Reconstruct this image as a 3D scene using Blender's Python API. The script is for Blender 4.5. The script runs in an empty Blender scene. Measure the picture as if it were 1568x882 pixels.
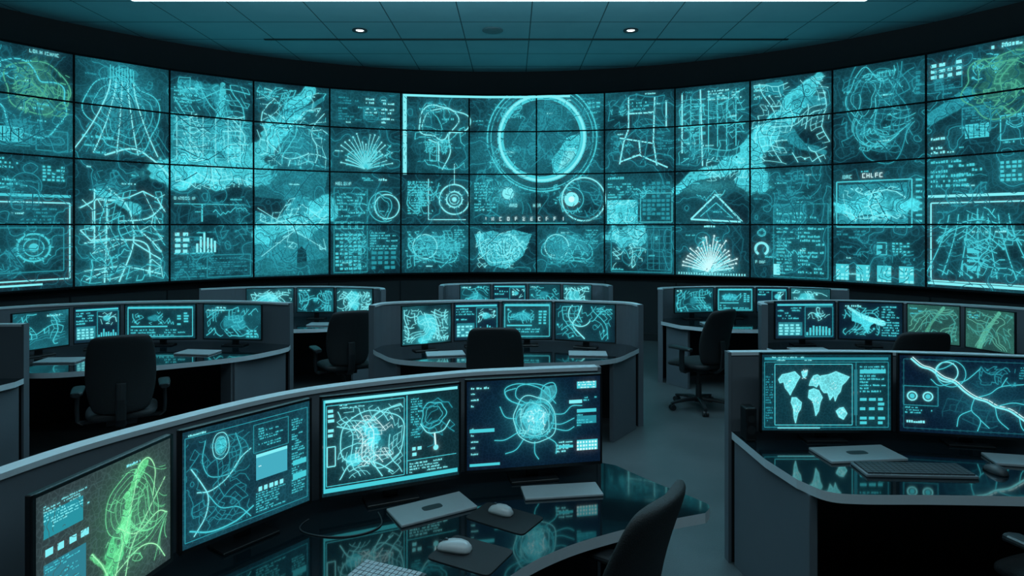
import bpy, bmesh, math, random
import numpy as np
from mathutils import Vector, Matrix

rnd = random.Random(7)
nrs = np.random.RandomState(11)
scene = bpy.context.scene
scene.view_settings.view_transform = 'Standard'
scene.view_settings.look = 'None'
scene.view_settings.exposure = 0.0
COL = scene.collection

# ------------------------------------------------------------------ materials
def new_mat(name):
    m = bpy.data.materials.new(name); m.use_nodes = True
    return m, m.node_tree.nodes, m.node_tree.links, m.node_tree.nodes['Principled BSDF']

def pmat(name, col, rough=0.6, metal=0.0, var=0.12, scale=40.0, bump=0.0, spec=0.5, coat=0.0):
    m, N, L, b = new_mat(name)
    tc = N.new('ShaderNodeTexCoord')
    no = N.new('ShaderNodeTexNoise'); no.inputs['Scale'].default_value = scale
    no.inputs['Detail'].default_value = 4
    L.new(tc.outputs['Object'], no.inputs['Vector'])
    mx = N.new('ShaderNodeMix'); mx.data_type = 'RGBA'
    mx.inputs[6].default_value = (*[c*(1-var) for c in col], 1)
    mx.inputs[7].default_value = (*[min(1, c*(1+var)) for c in col], 1)
    L.new(no.outputs['Fac'], mx.inputs[0])
    L.new(mx.outputs[2], b.inputs['Base Color'])
    b.inputs['Roughness'].default_value = rough
    b.inputs['Metallic'].default_value = metal
    b.inputs['Specular IOR Level'].default_value = spec
    b.inputs['Coat Weight'].default_value = coat
    if bump > 0:
        bp = N.new('ShaderNodeBump'); bp.inputs['Strength'].default_value = bump
        bp.inputs['Distance'].default_value = 0.01
        L.new(no.outputs['Fac'], bp.inputs['Height'])
        L.new(bp.outputs['Normal'], b.inputs['Normal'])
    return m

def emat(name, col, strength):
    m = bpy.data.materials.new(name); m.use_nodes = True
    N = m.node_tree.nodes; L = m.node_tree.links; N.clear()
    o = N.new('ShaderNodeOutputMaterial'); e = N.new('ShaderNodeEmission')
    e.inputs['Color'].default_value = (*col, 1); e.inputs['Strength'].default_value = strength
    L.new(e.outputs[0], o.inputs[0])
    return m

def screen_mat(name, strength, fine):
    m = bpy.data.materials.new(name); m.use_nodes = True
    N = m.node_tree.nodes; L = m.node_tree.links; N.clear()
    o = N.new('ShaderNodeOutputMaterial'); e = N.new('ShaderNodeEmission')
    a = N.new('ShaderNodeAttribute'); a.attribute_name = 'Col'
    e.inputs['Strength'].default_value = strength
    if fine:
        tc = N.new('ShaderNodeTexCoord')
        vo = N.new('ShaderNodeTexVoronoi'); vo.feature = 'DISTANCE_TO_EDGE'; vo.inputs['Scale'].default_value = fine
        L.new(tc.outputs['Object'], vo.inputs['Vector'])
        mr = N.new('ShaderNodeMapRange'); mr.inputs['From Max'].default_value = 0.09
        mr.inputs['To Min'].default_value = 1.4; mr.inputs['To Max'].default_value = 0.92
        L.new(vo.outputs['Distance'], mr.inputs['Value'])
        mx = N.new('ShaderNodeVectorMath'); mx.operation = 'SCALE'
        L.new(a.outputs['Color'], mx.inputs[0]); L.new(mr.outputs[0], mx.inputs['Scale'])
        L.new(mx.outputs[0], e.inputs['Color'])
    else:
        L.new(a.outputs['Color'], e.inputs['Color'])
    L.new(e.outputs[0], o.inputs[0])
    try: m.cycles.emission_sampling = 'NONE'
    except Exception: pass
    return m

M_base_wall = screen_mat('video_panel_glow', 1.0, 17.0)
M_base_mon = screen_mat('monitor_glow', 1.0, 60.0)
M_stroke = screen_mat('display_graphics', 1.0, 0)
M_bezel = pmat('black_plastic', (0.006, 0.008, 0.010), 0.35)
M_frame = pmat('panel_seam', (0.003, 0.005, 0.007), 0.7, spec=0.2)
M_part = pmat('partition_grey', (0.092, 0.112, 0.132), 0.6, var=0.06, scale=8)
M_trim = pmat('trim_light', (0.50, 0.58, 0.63), 0.35, var=0.04)
M_dark = pmat('dark_laminate_and_shade', (0.007, 0.010, 0.013), 0.5)  # also paints the under-desk shade on the lower partitions
M_desk = pmat('glossy_desktop', (0.004, 0.010, 0.014), 0.07, var=0.3, scale=5, spec=0.9, coat=0.6)
M_chair = pmat('chair_fabric', (0.010, 0.013, 0.016), 0.7, var=0.3, scale=220, bump=0.3)
M_chairp = pmat('chair_plastic', (0.014, 0.017, 0.020), 0.4)
M_wall = pmat('wall_charcoal', (0.006, 0.009, 0.013), 0.7, scale=3)
M_alu = pmat('light_aluminium', (0.30, 0.35, 0.38), 0.45, var=0.05)
M_pad = pmat('mouse_pad_cloth', (0.008, 0.010, 0.013), 0.85)
M_key = pmat('keycap_grey', (0.28, 0.33, 0.36), 0.5)
M_keyd = pmat('keycap_dark', (0.035, 0.044, 0.052), 0.5)
M_mouse = pmat('mouse_shell', (0.40, 0.43, 0.45), 0.35, var=0.03)
M_lamp = emat('lamp_diffuser', (0.75, 0.96, 1.0), 5.0)
M_down = emat('downlight_lens', (0.9, 1.0, 1.0), 5.0)

def floor_mat():
    m, N, L, b = new_mat('carpet_floor')
    tc = N.new('ShaderNodeTexCoord')
    n1 = N.new('ShaderNodeTexNoise'); n1.inputs['Scale'].default_value = 2.2; n1.inputs['Detail'].default_value = 5
    n2 = N.new('ShaderNodeTexNoise'); n2.inputs['Scale'].default_value = 160
    L.new(tc.outputs['Object'], n1.inputs['Vector']); L.new(tc.outputs['Object'], n2.inputs['Vector'])
    ad = N.new('ShaderNodeMath'); ad.operation = 'MULTIPLY_ADD'; ad.inputs[1].default_value = 0.5
    L.new(n1.outputs['Fac'], ad.inputs[0])
    h = N.new('ShaderNodeMath'); h.operation = 'MULTIPLY'; h.inputs[1].default_value = 0.5
    L.new(n2.outputs['Fac'], h.inputs[0]); L.new(h.outputs[0], ad.inputs[2])
    r = N.new('ShaderNodeValToRGB')
    r.color_ramp.elements[0].position = 0.3; r.color_ramp.elements[0].color = (0.048, 0.060, 0.066, 1)
    r.color_ramp.elements[1].position = 0.7; r.color_ramp.elements[1].color = (0.105, 0.125, 0.135, 1)
    L.new(ad.outputs[0], r.inputs[0]); L.new(r.outputs[0], b.inputs['Base Color'])
    b.inputs['Roughness'].default_value = 0.38
    bp = N.new('ShaderNodeBump'); bp.inputs['Strength'].default_value = 0.25; bp.inputs['Distance'].default_value = 0.004
    L.new(n2.outputs['Fac'], bp.inputs['Height']); L.new(bp.outputs[0], b.inputs['Normal'])
    return m
M_floor = floor_mat()

def ceil_mat():
    m, N, L, b = new_mat('ceiling_tiles')
    tc = N.new('ShaderNodeTexCoord'); sp = N.new('ShaderNodeSeparateXYZ')
    L.new(tc.outputs['Object'], sp.inputs[0])
    def gridline(sock, period, phase, wid):
        a = N.new('ShaderNodeMath'); a.operation = 'ADD'; a.inputs[1].default_value = -phase + period*100
        L.new(sock, a.inputs[0])
        q = N.new('ShaderNodeMath'); q.operation = 'PINGPONG'; q.inputs[1].default_value = period/2
        L.new(a.outputs[0], q.inputs[0])
        c = N.new('ShaderNodeMath'); c.operation = 'LESS_THAN'; c.inputs[1].default_value = wid
        L.new(q.outputs[0], c.inputs[0])
        return c.outputs[0]
    gx = gridline(sp.outputs['X'], 0.9, -0.66, 0.007)
    gy = gridline(sp.outputs['Y'], 0.76, 8.97, 0.010)
    mxm = N.new('ShaderNodeMath'); mxm.operation = 'MAXIMUM'
    L.new(gx, mxm.inputs[0]); L.new(gy, mxm.inputs[1])
    no = N.new('ShaderNodeTexNoise'); no.inputs['Scale'].default_value = 3
    L.new(tc.outputs['Object'], no.inputs['Vector'])
    r = N.new('ShaderNodeValToRGB')
    r.color_ramp.elements[0].color = (0.22, 0.48, 0.56, 1); r.color_ramp.elements[1].color = (0.29, 0.57, 0.64, 1)
    L.new(no.outputs['Fac'], r.inputs[0])
    mx = N.new('ShaderNodeMix'); mx.data_type = 'RGBA'
    L.new(mxm.outputs[0], mx.inputs[0]); L.new(r.outputs[0], mx.inputs[6])
    mx.inputs[7].default_value = (0.035, 0.10, 0.125, 1)
    L.new(mx.outputs[2], b.inputs['Base Color'])
    b.inputs['Roughness'].default_value = 0.8
    return m
M_ceil = ceil_mat()

# ------------------------------------------------------------------ mesh builder
class MB:
    def __init__(s): s.v = []; s.f = []; s.m = []; s.c = []
    def add(s, verts, faces, mat=0, col=(0, 0, 0), cols=None):
        o = len(s.v); s.v.extend([tuple(p) for p in verts])
        s.f.extend([tuple(i+o for i in f) for f in faces]); s.m.extend([mat]*len(faces))
        if cols is None: s.c.extend([col]*len(verts))
        else: s.c.extend(cols)
    def box(s, c, d, mat=0, M=None):
        x, y, z = c; a, b, h = d[0]/2, d[1]/2, d[2]/2
        vs = [Vector((x+i*a, y+j*b, z+k*h)) for k in (-1, 1) for j in (-1, 1) for i in (-1, 1)]
        if M: vs = [M @ p for p in vs]
        s.add(vs, [(0, 2, 3, 1), (4, 5, 7, 6), (0, 1, 5, 4), (2, 6, 7, 3), (0, 4, 6, 2), (1, 3, 7, 5)], mat)
    def cyl(s, p0, p1, r0, r1=None, n=16, mat=0):
        p0 = Vector(p0); p1 = Vector(p1); r1 = r0 if r1 is None else r1
        d = (p1-p0).normalized(); a = d.orthogonal().normalized(); b = d.cross(a)
        vs = []
        for p, r in ((p0, r0), (p1, r1)):
            for i in range(n):
                t = 2*math.pi*i/n; vs.append(p+a*(r*math.cos(t))+b*(r*math.sin(t)))
        fs = [(i, (i+1) % n, n+(i+1) % n, n+i) for i in range(n)]
        fs.append(tuple(range(n-1, -1, -1))); fs.append(tuple(range(n, 2*n)))
        s.add(vs, fs, mat)
    def loft(s, rings, mat=0):
        n = len(rings[0]); vs = [p for r in rings for p in r]; fs = []
        for k in range(len(rings)-1):
            for i in range(n):
                fs.append((k*n+i, k*n+(i+1) % n, (k+1)*n+(i+1) % n, (k+1)*n+i))
        fs.append(tuple(range(n-1, -1, -1))); fs.append(tuple(range((len(rings)-1)*n, len(rings)*n)))
        s.add(vs, fs, mat)
    def obj(s, name, mats, parent=None, bevel=0, smooth=False, subsurf=0, loc=None, rotz=0, usecol=False):
        me = bpy.data.meshes.new(name)
        me.from_pydata([tuple(p) for p in s.v], [], s.f)
        for m in mats: me.materials.append(m)
        me.polygons.foreach_set('material_index', s.m)
        if usecol:
            a = me.color_attributes.new('Col', 'FLOAT_COLOR', 'POINT')
            arr = np.ones((len(s.v), 4), dtype=np.float32); arr[:, :3] = np.array(s.c, dtype=np.float32)
            a.data.foreach_set('color', arr.ravel())
        if not usecol:
            bm = bmesh.new(); bm.from_mesh(me); bmesh.ops.recalc_face_normals(bm, faces=bm.faces)
            bm.to_mesh(me); bm.free()
        if smooth: me.polygons.foreach_set('use_smooth', [True]*len(me.polygons))
        me.update()
        o = bpy.data.objects.new(name, me); COL.objects.link(o)
        if bevel:
            b = o.modifiers.new('bevel', 'BEVEL'); b.width = bevel; b.segments = 3; b.limit_method = 'ANGLE'
        if subsurf:
            q = o.modifiers.new('sub', 'SUBSURF'); q.levels = subsurf; q.render_levels = subsurf
        if loc is not None: o.location = loc
        o.rotation_euler[2] = rotz
        if parent: o.parent = parent
        return o

def empty(name, loc=(0, 0, 0), rotz=0):
    o = bpy.data.objects.new(name, None); COL.objects.link(o)
    o.location = loc; o.rotation_euler[2] = rotz; o.empty_display_size = 0.2
    return o

def catmull(pts, n=8):
    P = [Vector((p[0], p[1])) for p in pts]; out = []
    P = [P[0]*2-P[1]]+P+[P[-1]*2-P[-2]]
    for i in range(1, len(P)-2):
        for k in range(n):
            t = k/n; a, b, c, d = P[i-1], P[i], P[i+1], P[i+2]
            out.append(0.5*((2*b)+(c-a)*t+(2*a-5*b+4*c-d)*t*t+(3*b-a-3*c+d)*t**3))
    out.append(P[-2]); return out

# ------------------------------------------------------------------ display canvas
DIM = (0.010, 0.110, 0.150); MID = (0.022, 0.29, 0.36); BRI = (0.065, 0.62, 0.71); PALE = (0.22, 0.88, 0.94)
WHI = (0.60, 0.98, 1.0); GRN = (0.07, 0.42, 0.28); GRB = (0.18, 0.82, 0.38); NAVY = (0.0025, 0.010, 0.026)
BG = (0.0035, 0.018, 0.029)

def vnoise(nx, ny, cx, cy):
    g = nrs.rand(cy+2, cx+2)
    X = np.linspace(0, cx, nx); Y = np.linspace(0, cy, ny)
    xi = X.astype(int); yi = Y.astype(int)
    fx = X-xi; fy = Y-yi; fx = fx*fx*(3-2*fx); fy = fy*fy*(3-2*fy)
    a = g[np.ix_(yi, xi)]; b = g[np.ix_(yi, xi+1)]; c = g[np.ix_(yi+1, xi)]; d = g[np.ix_(yi+1, xi+1)]
    fx = fx[None, :]; fy = fy[:, None]
    return (a*(1-fx)+b*fx)*(1-fy)+(c*(1-fx)+d*fx)*fy

def gblur(a, rad):
    n = int(rad*2.5)+1; ks = np.exp(-(np.arange(-n, n+1)/rad)**2/2); ks /= ks.sum()
    for ax in (0, 1):
        pad = [(0, 0)]*3; pad[ax] = (n, n); p = np.pad(a, pad); o = np.zeros_like(a); L = a.shape[ax]
        for i, kk in enumerate(ks): o += kk*(p[i:i+L] if ax == 0 else p[:, i:i+L])
        a = o
    return a

class Canvas:
    def __init__(s, W, H, lw, nx, ny, bg):
        s.W, s.H, s.lw = W, H, lw; s.nx, s.ny = nx, ny
        s.U, s.V = np.meshgrid(np.linspace(0, W, nx), np.linspace(0, H, ny))
        s.img = np.ones((ny, nx, 3))*np.array(bg)
        s.n1 = vnoise(nx, ny, max(2, int(W/(lw*45))), max(2, int(H/(lw*45))))
        s.n2 = vnoise(nx, ny, max(3, int(W/(lw*14))), max(3, int(H/(lw*14))))
        s.n3 = vnoise(nx, ny, max(4, int(W/(lw*5))), max(4, int(H/(lw*5))))
        s.n = 0.55*s.n1+0.32*s.n2+0.13*s.n3
        s.sv = []; s.sc = []
    def blend(s, a, col, tex=True):
        t = (0.55+0.85*(0.4*s.n1+0.3*s.n2+0.3*s.n3)) if tex else np.ones_like(s.n)
        c = np.array(col)[None, None, :]*t[:, :, None]
        a = np.clip(a, 0, 1)[:, :, None]
        s.img = s.img*(1-a)+c*a
    def haze(s, col, amp):
        s.img += (np.array(col)[None, None]*(amp*s.n**2)[:, :, None])
    def glow(s, u, v, ru, rv, col, amp=1):
        g = amp*np.exp(-((s.U-u)/ru)**2-((s.V-v)/rv)**2)*(0.5+0.9*s.n)
        s.img += g[:, :, None]*np.array(col)
    def blob(s, u, v, ru, rv, col, a=0.9, rough=1.3):
        d = 1-np.sqrt(((s.U-u)/ru)**2+((s.V-v)/rv)**2)+(s.n-0.5)*rough*1.6
        s.blend(np.clip(d*2.2+.2, 0, 1)*a*.3+np.clip((d-.18)*16, 0, 1)*a*.7, col)
    def poly(s, pts, col, a=0.9, tex=True):
        ins = np.zeros(s.U.shape, bool); n = len(pts)
        for i in range(n):
            x0, y0 = pts[i]; x1, y1 = pts[(i+1) % n]
            if y0 == y1: continue
            c = ((y0 > s.V) != (y1 > s.V)) & (s.U < (x1-x0)*(s.V-y0)/(y1-y0)+x0); ins ^= c
        s.blend(ins*a, col, tex)
    def band(s, pts, w0, w1, col, a=0.9, rough=1.0):
        best = np.full(s.U.shape, 1e9); n = len(pts)-1
        for i in range(n):
            x0, y0 = pts[i]; x1, y1 = pts[i+1]; dx, dy = x1-x0, y1-y0
            t = np.clip(((s.U-x0)*dx+(s.V-y0)*dy)/(dx*dx+dy*dy+1e-12), 0, 1)
            d = np.hypot(s.U-x0-t*dx, s.V-y0-t*dy); w = w0+(w1-w0)*(i+t)/n
            best = np.minimum(best, d/w)
        d = 1-best+(s.n-0.5)*rough*1.5
        s.blend(np.clip(d*2.2+.3, 0, 1)*a*.25+np.clip((d-.1)*16, 0, 1)*a*.75, col)
    def quad(s, pts, col):
        s.sv.append(pts); s.sc.append(col)
    def rect(s, u0, v0, u1, v1, col):
        n = max(1, int((u1-u0)/0.6))
        for i in range(n):
            a = u0+(u1-u0)*i/n; b = u0+(u1-u0)*(i+1)/n
            s.quad([(a, v0), (b, v0), (b, v1), (a, v1)], col)
    def line(s, pts, w, col):
        w = w/2
        for (x0, y0), (x1, y1) in zip(pts[:-1], pts[1:]):
            L = math.hypot(x1-x0, y1-y0)
            if L < 1e-7: continue
            n = max(1, int(L/0.3)); nx, ny = -(y1-y0)/L*w, (x1-x0)/L*w
            for i in range(n):
                a, b = i/n, (i+1)/n
                ax, ay, bx, by = x0+(x1-x0)*a, y0+(y1-y0)*a, x0+(x1-x0)*b, y0+(y1-y0)*b
                if not (0 < ax < s.W and 0 < bx < s.W and 0 < ay < s.H and 0 < by < s.H): continue
                s.quad([(ax-nx, ay-ny), (bx-nx, by-ny), (bx+nx, by+ny), (ax+nx, ay+ny)], col)
    def box(s, u0, v0, u1, v1, w, col):
        s.line([(u0, v0), (u1, v0), (u1, v1), (u0, v1), (u0, v0)], w, col)
    def arc(s, u, v, r, w, col, a0=0, a1=360, n=48, ry=None):
        ry = ry or r
        s.line([(u+r*math.cos(math.radians(a0+(a1-a0)*i/n)), v+ry*math.sin(math.radians(a0+(a1-a0)*i/n))) for i in range(n+1)], w, col)
    def disc(s, u, v, r, col, n=16):
        P = [(u+r*math.cos(2*math.pi*i/n), v+r*math.sin(2*math.pi*i/n)) for i in range(n)]
        for i in range(0, n, 2):
            s.quad([(u, v), P[i], P[(i+1) % n], P[(i+2) % n]], col)
    def text(s, u, v, h, n, col):
        for i in range(n):
            x = u+i*h*0.85
            if x+h*0.6 > s.W: return
            if h < 4*s.lw:
                if rnd.random() < 0.88: s.rect(x, v, x+h*rnd.choice([0.45, 0.6, 0.75]), v+h*rnd.choice([0.6, 0.8, 1]), col)
                continue
            w = h*0.15
            segs = [(x, v, x+w, v+h), (x+h*0.6-w, v, x+h*0.6, v+h), (x, v, x+h*0.6, v+w), (x, v+h/2-w/2, x+h*0.6, v+h/2+w/2), (x, v+h-w, x+h*0.6, v+h)]
            for q in rnd.choice([(0, 1, 2, 4), (0, 2, 4), (0, 3, 4), (0, 1, 3, 4), (1,), (0, 2), (0, 1, 3), (0, 2, 3, 4)]): s.rect(*segs[q], col)
    def para(s, r, h, col, fill=0.85, gap=1.8, words=True):
        h = max(h*.8, s.lw*1.6)
        v = r[3]-h
        while v > r[1]:
            u = r[0]
            end = r[0]+(r[2]-r[0])*rnd.uniform(0.45, 1)
            while u < end and rnd.random() < 0.97:
                n = rnd.randint(2, 7)
                if u+n*h*0.85 > r[2]: n = int((r[2]-u)/(h*0.85))
                if n < 1: break
                if rnd.random() < fill: s.text(u, v, h, n, col)
                u += (n+0.9)*h*0.85
            v -= h*gap
    def bars(s, r, n, col, solid=True):
        w = (r[2]-r[0])/n
        for i in range(n):
            h = (r[3]-r[1])*rnd.uniform(0.25, 1)
            s.rect(r[0]+i*w, r[1], r[0]+i*w+w*0.62, r[1]+h, col)
    def tiles(s, r, nx, ny, col):
        w = (r[2]-r[0])/nx; h = (r[3]-r[1])/ny
        for i in range(nx):
            for j in range(ny):
                if rnd.random() < 0.85:
                    s.rect(r[0]+i*w, r[1]+j*h, r[0]+i*w+w*rnd.uniform(0.5, 0.8), r[1]+j*h+h*0.6, col)
    def grid(s, r, nx, ny, col, w=None):
        w = w or s.lw*0.6
        for i in range(nx+1):
            x = r[0]+(r[2]-r[0])*i/nx; s.line([(x, r[1]), (x, r[3])], w, col)
        for j in range(ny+1):
            y = r[1]+(r[3]-r[1])*j/ny; s.line([(r[0], y), (r[2], y)], w, col)
    def chart(s, r, col, n=14):
        y = 0.5; P = []
        for i in range(n+1):
            y = min(1, max(0, y+rnd.uniform(-0.25, 0.25))); P.append((r[0]+(r[2]-r[0])*i/n, r[1]+(r[3]-r[1])*y))
        s.line(P, s.lw*0.9, col)
    def streets(s, r, n, col, w=1.0, ortho=True, step=0.09):
        W_, H_ = r[2]-r[0], r[3]-r[1]
        sp = max(s.lw*4.2, math.sqrt(W_*H_/(n*2.4)))
        th = math.radians(rnd.uniform(-28, 28)); ct, st = math.cos(th), math.sin(th)
        cx, cy = (r[0]+r[2])/2, (r[1]+r[3])/2; N = int(math.hypot(W_, H_)/sp/2)+2
        p = [rnd.uniform(0, 6.28) for _ in range(6)]; f = 6.28/max(W_, H_)
        pos = {}
        for i in range(-N, N+1):
            for j in range(-N, N+1):
                x = i*sp; y = j*sp
                x += sp*.8*math.sin(f*1.4*y+p[0])+rnd.uniform(-.17, .17)*sp; y += sp*.8*math.sin(f*1.4*x+p[1])+rnd.uniform(-.17, .17)*sp
                X, Y = cx+x*ct-y*st, cy+x*st+y*ct
                if r[0] < X < r[2] and r[1] < Y < r[3]:
                    dn = math.sin(f*1.7*X+p[2])+math.sin(f*1.9*Y+p[3])+.6*math.sin(f*4*(X+Y)+p[4])
                    if dn > -.75: pos[(i, j)] = (X, Y)
        mi, mj = rnd.randint(3, 5), rnd.randint(3, 5)
        for (i, j), q in pos.items():
            for d in ((1, 0), (0, 1)):
                t = pos.get((i+d[0], j+d[1]))
                if not t: continue
                main = (d[0] and j % mj == 0) or (d[1] and i % mi == 0)
                if main: s.line([q, t], s.lw*w*1.35, col)
                elif rnd.random() < .6: s.line([q, t], s.lw*w*.75, col)
            if rnd.random() < .03: s.disc(q[0], q[1], s.lw*1.5, col, 8)
            if rnd.random() < .05:
                t = pos.get((i+1, j+1))
                if t: s.line([q, t], s.lw*w*.7, col)
    def curves(s, r, n, col, w=1.0, bend=14):
        S = min(r[2]-r[0], r[3]-r[1]); f = 6.28/(S*1.5)
        a0, p1, p2 = rnd.uniform(0, 6.28), rnd.uniform(0, 6.28), rnd.uniform(0, 6.28)
        for _ in range(max(2, int(n*.6))):
            x = rnd.uniform(r[0], r[2]); y = rnd.uniform(r[1], r[3]); P = [(x, y)]
            for k in range(rnd.randint(8, 26)):
                a = a0+1.3*math.sin(f*x+p1)+1.2*math.sin(f*y+p2); L = S*0.04
                nx = x+L*math.cos(a); ny = y+L*math.sin(a)
                if not (r[0] < nx < r[2] and r[1] < ny < r[3]): break
                x, y = nx, ny; P.append((x, y))
            if len(P) > 2: s.line(P, s.lw*w*rnd.choice([0.6, 0.9]), col)
    def loops(s, u, v, ru, rv, n, col, w=0.8, rough=0.25):
        ph = [rnd.uniform(0, 6.28) for _ in range(6)]; am = [rnd.uniform(0.3, 1)*rough/(i+1.3) for i in range(6)]
        for m in range(n):
            k = 1-.62*m/max(1, n); P = []
            for i in range(65):
                t = 2*math.pi*i/64; q = k*(1+sum(am[j]*math.sin((j+2)*t+ph[j]+.25*m) for j in range(6)))
                P.append((u+ru*q*math.cos(t), v+rv*q*math.sin(t)))
            s.line(P, s.lw*w*(1.2 if m == 0 else .7), col)
    def contours(s, r, levels, col, w=.6, st=3):
        x0 = max(0, int(r[0]/s.W*(s.nx-1))); x1 = min(s.nx-1, int(r[2]/s.W*(s.nx-1))); y0 = max(0, int(r[1]/s.H*(s.ny-1))); y1 = min(s.ny-1, int(r[3]/s.H*(s.ny-1)))
        F = .60*s.n1+.34*s.n2+.06*s.n3; du = s.W/(s.nx-1); dv = s.H/(s.ny-1)
        for lv in levels:
            for j in range(y0, y1-st, st):
                for i in range(x0, x1-st, st):
                    a, b, c_, d = F[j, i]-lv, F[j, i+st]-lv, F[j+st, i+st]-lv, F[j+st, i]-lv
                    k_ = (a > 0)+(b > 0)+(c_ > 0)+(d > 0)
                    if k_ in (0, 4): continue
                    P = []
                    if (a > 0) != (b > 0): P.append((i+st*a/(a-b), j))
                    if (b > 0) != (c_ > 0): P.append((i+st, j+st*b/(b-c_)))
                    if (c_ > 0) != (d > 0): P.append((i+st*d/(d-c_), j+st))
                    if (d > 0) != (a > 0): P.append((i, j+st*a/(a-d)))
                    if len(P) >= 2: s.line([(P[0][0]*du, P[0][1]*dv), (P[1][0]*du, P[1][1]*dv)], s.lw*w, col)
    def fan(s, u, v, ru, rv, n, col, w=1.0):
        for i in range(n):
            t = math.radians(12+156*i/(n-1)); k = rnd.uniform(0.65, 1)
            P = [(u+ru*k*q*math.cos(t)*(0.55+0.45*q), v+rv*k*math.sin(t)*q) for q in (0.1, 0.3, 0.5, 0.7, 0.85, 1)]
            s.line(P, s.lw*w, col); s.disc(P[-1][0], P[-1][1], s.lw*1.3, col, 6)
    def target(s, u, v, r, col):
        s.arc(u, v, r, s.lw*2, col); s.arc(u, v, r*0.62, s.lw, col); s.disc(u, v, r*0.3, col)
        for a in range(0, 360, 30):
            c, d = math.cos(math.radians(a)), math.sin(math.radians(a))
            s.line([(u+c*r*1.05, v+d*r*1.05), (u+c*r*1.22, v+d*r*1.22)], s.lw, col)
    def bloom(s, a1, a2):
        if not s.sv: return
        A = np.array(s.sv); C = np.array(s.sc)
        m0 = (A[:, 0]+A[:, 3])/2; m1 = (A[:, 1]+A[:, 2])/2
        e1 = A[:, 1]-A[:, 0]; e2 = A[:, 3]-A[:, 0]; area = np.abs(e1[:, 0]*e2[:, 1]-e1[:, 1]*e2[:, 0])
        du, dv = s.W/(s.nx-1), s.H/(s.ny-1); acc = np.zeros_like(s.img); K = 9
        for q in range(K):
            p = m0+(m1-m0)*((q+.5)/K)
            i = np.clip((p[:, 0]/du).round().astype(int), 0, s.nx-1); j = np.clip((p[:, 1]/dv).round().astype(int), 0, s.ny-1)
            np.add.at(acc, (j, i), C*(area/K/(du*dv))[:, None])
        acc = np.clip(acc, 0, 1.5)
        s.img += gblur(acc, 1.3)*a1+gblur(acc, 5)*a2
    def emit(s, mb, fmap, b, m, a1=.45, a2=.30):
        s.bloom(a1, a2)
        nx, ny = s.nx, s.ny
        P = fmap(s.U.ravel(), s.V.ravel(), 0.0)
        o = len(mb.v); mb.v.extend(map(tuple, P.tolist())); mb.c.extend(map(tuple, np.clip(s.img, 0, 1.1).reshape(-1, 3).tolist()))
        idx = np.arange(nx*ny).reshape(ny, nx)+o
        f = np.stack([idx[:-1, :-1], idx[:-1, 1:], idx[1:, 1:], idx[1:, :-1]], -1).reshape(-1, 4)
        mb.f.extend(map(tuple, f.tolist())); mb.m.extend([b]*len(f))
        if s.sv:
            A = np.array(s.sv).reshape(-1, 2); k = np.repeat(np.arange(len(s.sv)), 4)
            A[:, 0] = np.clip(A[:, 0], 0, s.W); A[:, 1] = np.clip(A[:, 1], 0, s.H)
            P = fmap(A[:, 0], A[:, 1], s.lw*0.25+(k % 300)*s.lw*0.0012)
            o = len(mb.v); mb.v.extend(map(tuple, P.tolist()))
            for c in s.sc: mb.c.extend([c]*4)
            f = (np.arange(len(s.sv)*4)+o).reshape(-1, 4)
            mb.f.extend(map(tuple, f.tolist())); mb.m.extend([m]*len(f))

# ------------------------------------------------------------------ video wall
CX, CY, R = -0.155, 3.64, 7.10
DPH = 0.1602; NC = 17; WC = 2*R*math.sin(DPH/2)
ZR = [4.10, 3.48, 2.76, 1.91, 1.10]
phis = np.array([(i-NC/2)*DPH for i in range(NC+1)])
PX = CX+R*np.sin(phis); PY = CY+R*np.cos(phis)
def wallmap(u, v, off):
    u = np.asarray(u, float)
    i = np.clip((u/WC).astype(int), 0, NC-1); t = u/WC-i
    ph = (i+0.5-NC/2)*DPH
    x = PX[i]*(1-t)+PX[i+1]*t-np.sin(ph)*off
    y = PY[i]*(1-t)+PY[i+1]*t-np.cos(ph)*off
    return np.stack([x, y, np.asarray(v, float)+ZR[4]], -1)
HW = ZR[0]-ZR[4]
cv = Canvas(NC*WC, HW, 0.0105, 2041, 330, BG)
def r2v(r):
    r = max(0, min(4, r)); i = min(3, int(r)); return ZR[i]*(1-(r-i))+ZR[i+1]*(r-i)-ZR[4]
def P(c, r): return ((c+3)*WC, r2v(r))
def RR(c0, r0, c1, r1): return ((c0+3)*WC, r2v(r1), (c1+3)*WC, r2v(r0))
def PP(l): return [P(*p) for p in l]
def CL(l, n=6): return [(q.x, q.y) for q in catmull(PP(l), n)]
cv.haze(MID, 0.34)
k = cv.lw
cv.contours((0.02, 0.02, NC*WC-.02, HW-.02), (.36, .46, .56, .64), DIM, .8, 3)
cv.contours((0.02, 0.02, NC*WC-.02, HW-.02), (.6,), MID, .8, 3)
for c in range(-3, 14):
    cv.streets(RR(c+.04, .05, c+.96, 1.95), 26, DIM, 0.9)
    cv.streets(RR(c+.04, 2.05, c+.96, 3.95), 26, DIM, 0.9)
    for r_ in range(4):
        cv.poly([P(c, r_), P(c+1, r_), P(c+1, r_+1), P(c, r_+1)], rnd.choice([MID, DIM, BG, (0.006, .04, .06)]), rnd.uniform(.02, .14))
        for _ in range(2):
            a, b = c+rnd.uniform(.05, .5), r_+rnd.uniform(.08, .45)
            q = RR(a, b, a+rnd.uniform(.25, .45), b+rnd.uniform(.3, .5))
            t = rnd.random()
            if t < .6: cv.streets(q, 26, rnd.choice([MID, MID, BRI]), .8)
            elif t < .75: cv.box(*q, k*.8, MID); cv.para(q, .022, MID)
            elif t < .87: cv.arc((q[0]+q[2])/2, (q[1]+q[3])/2, min(q[2]-q[0], q[3]-q[1])*.4, k*.8, MID)
            else: cv.chart(q, BRI)
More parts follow.
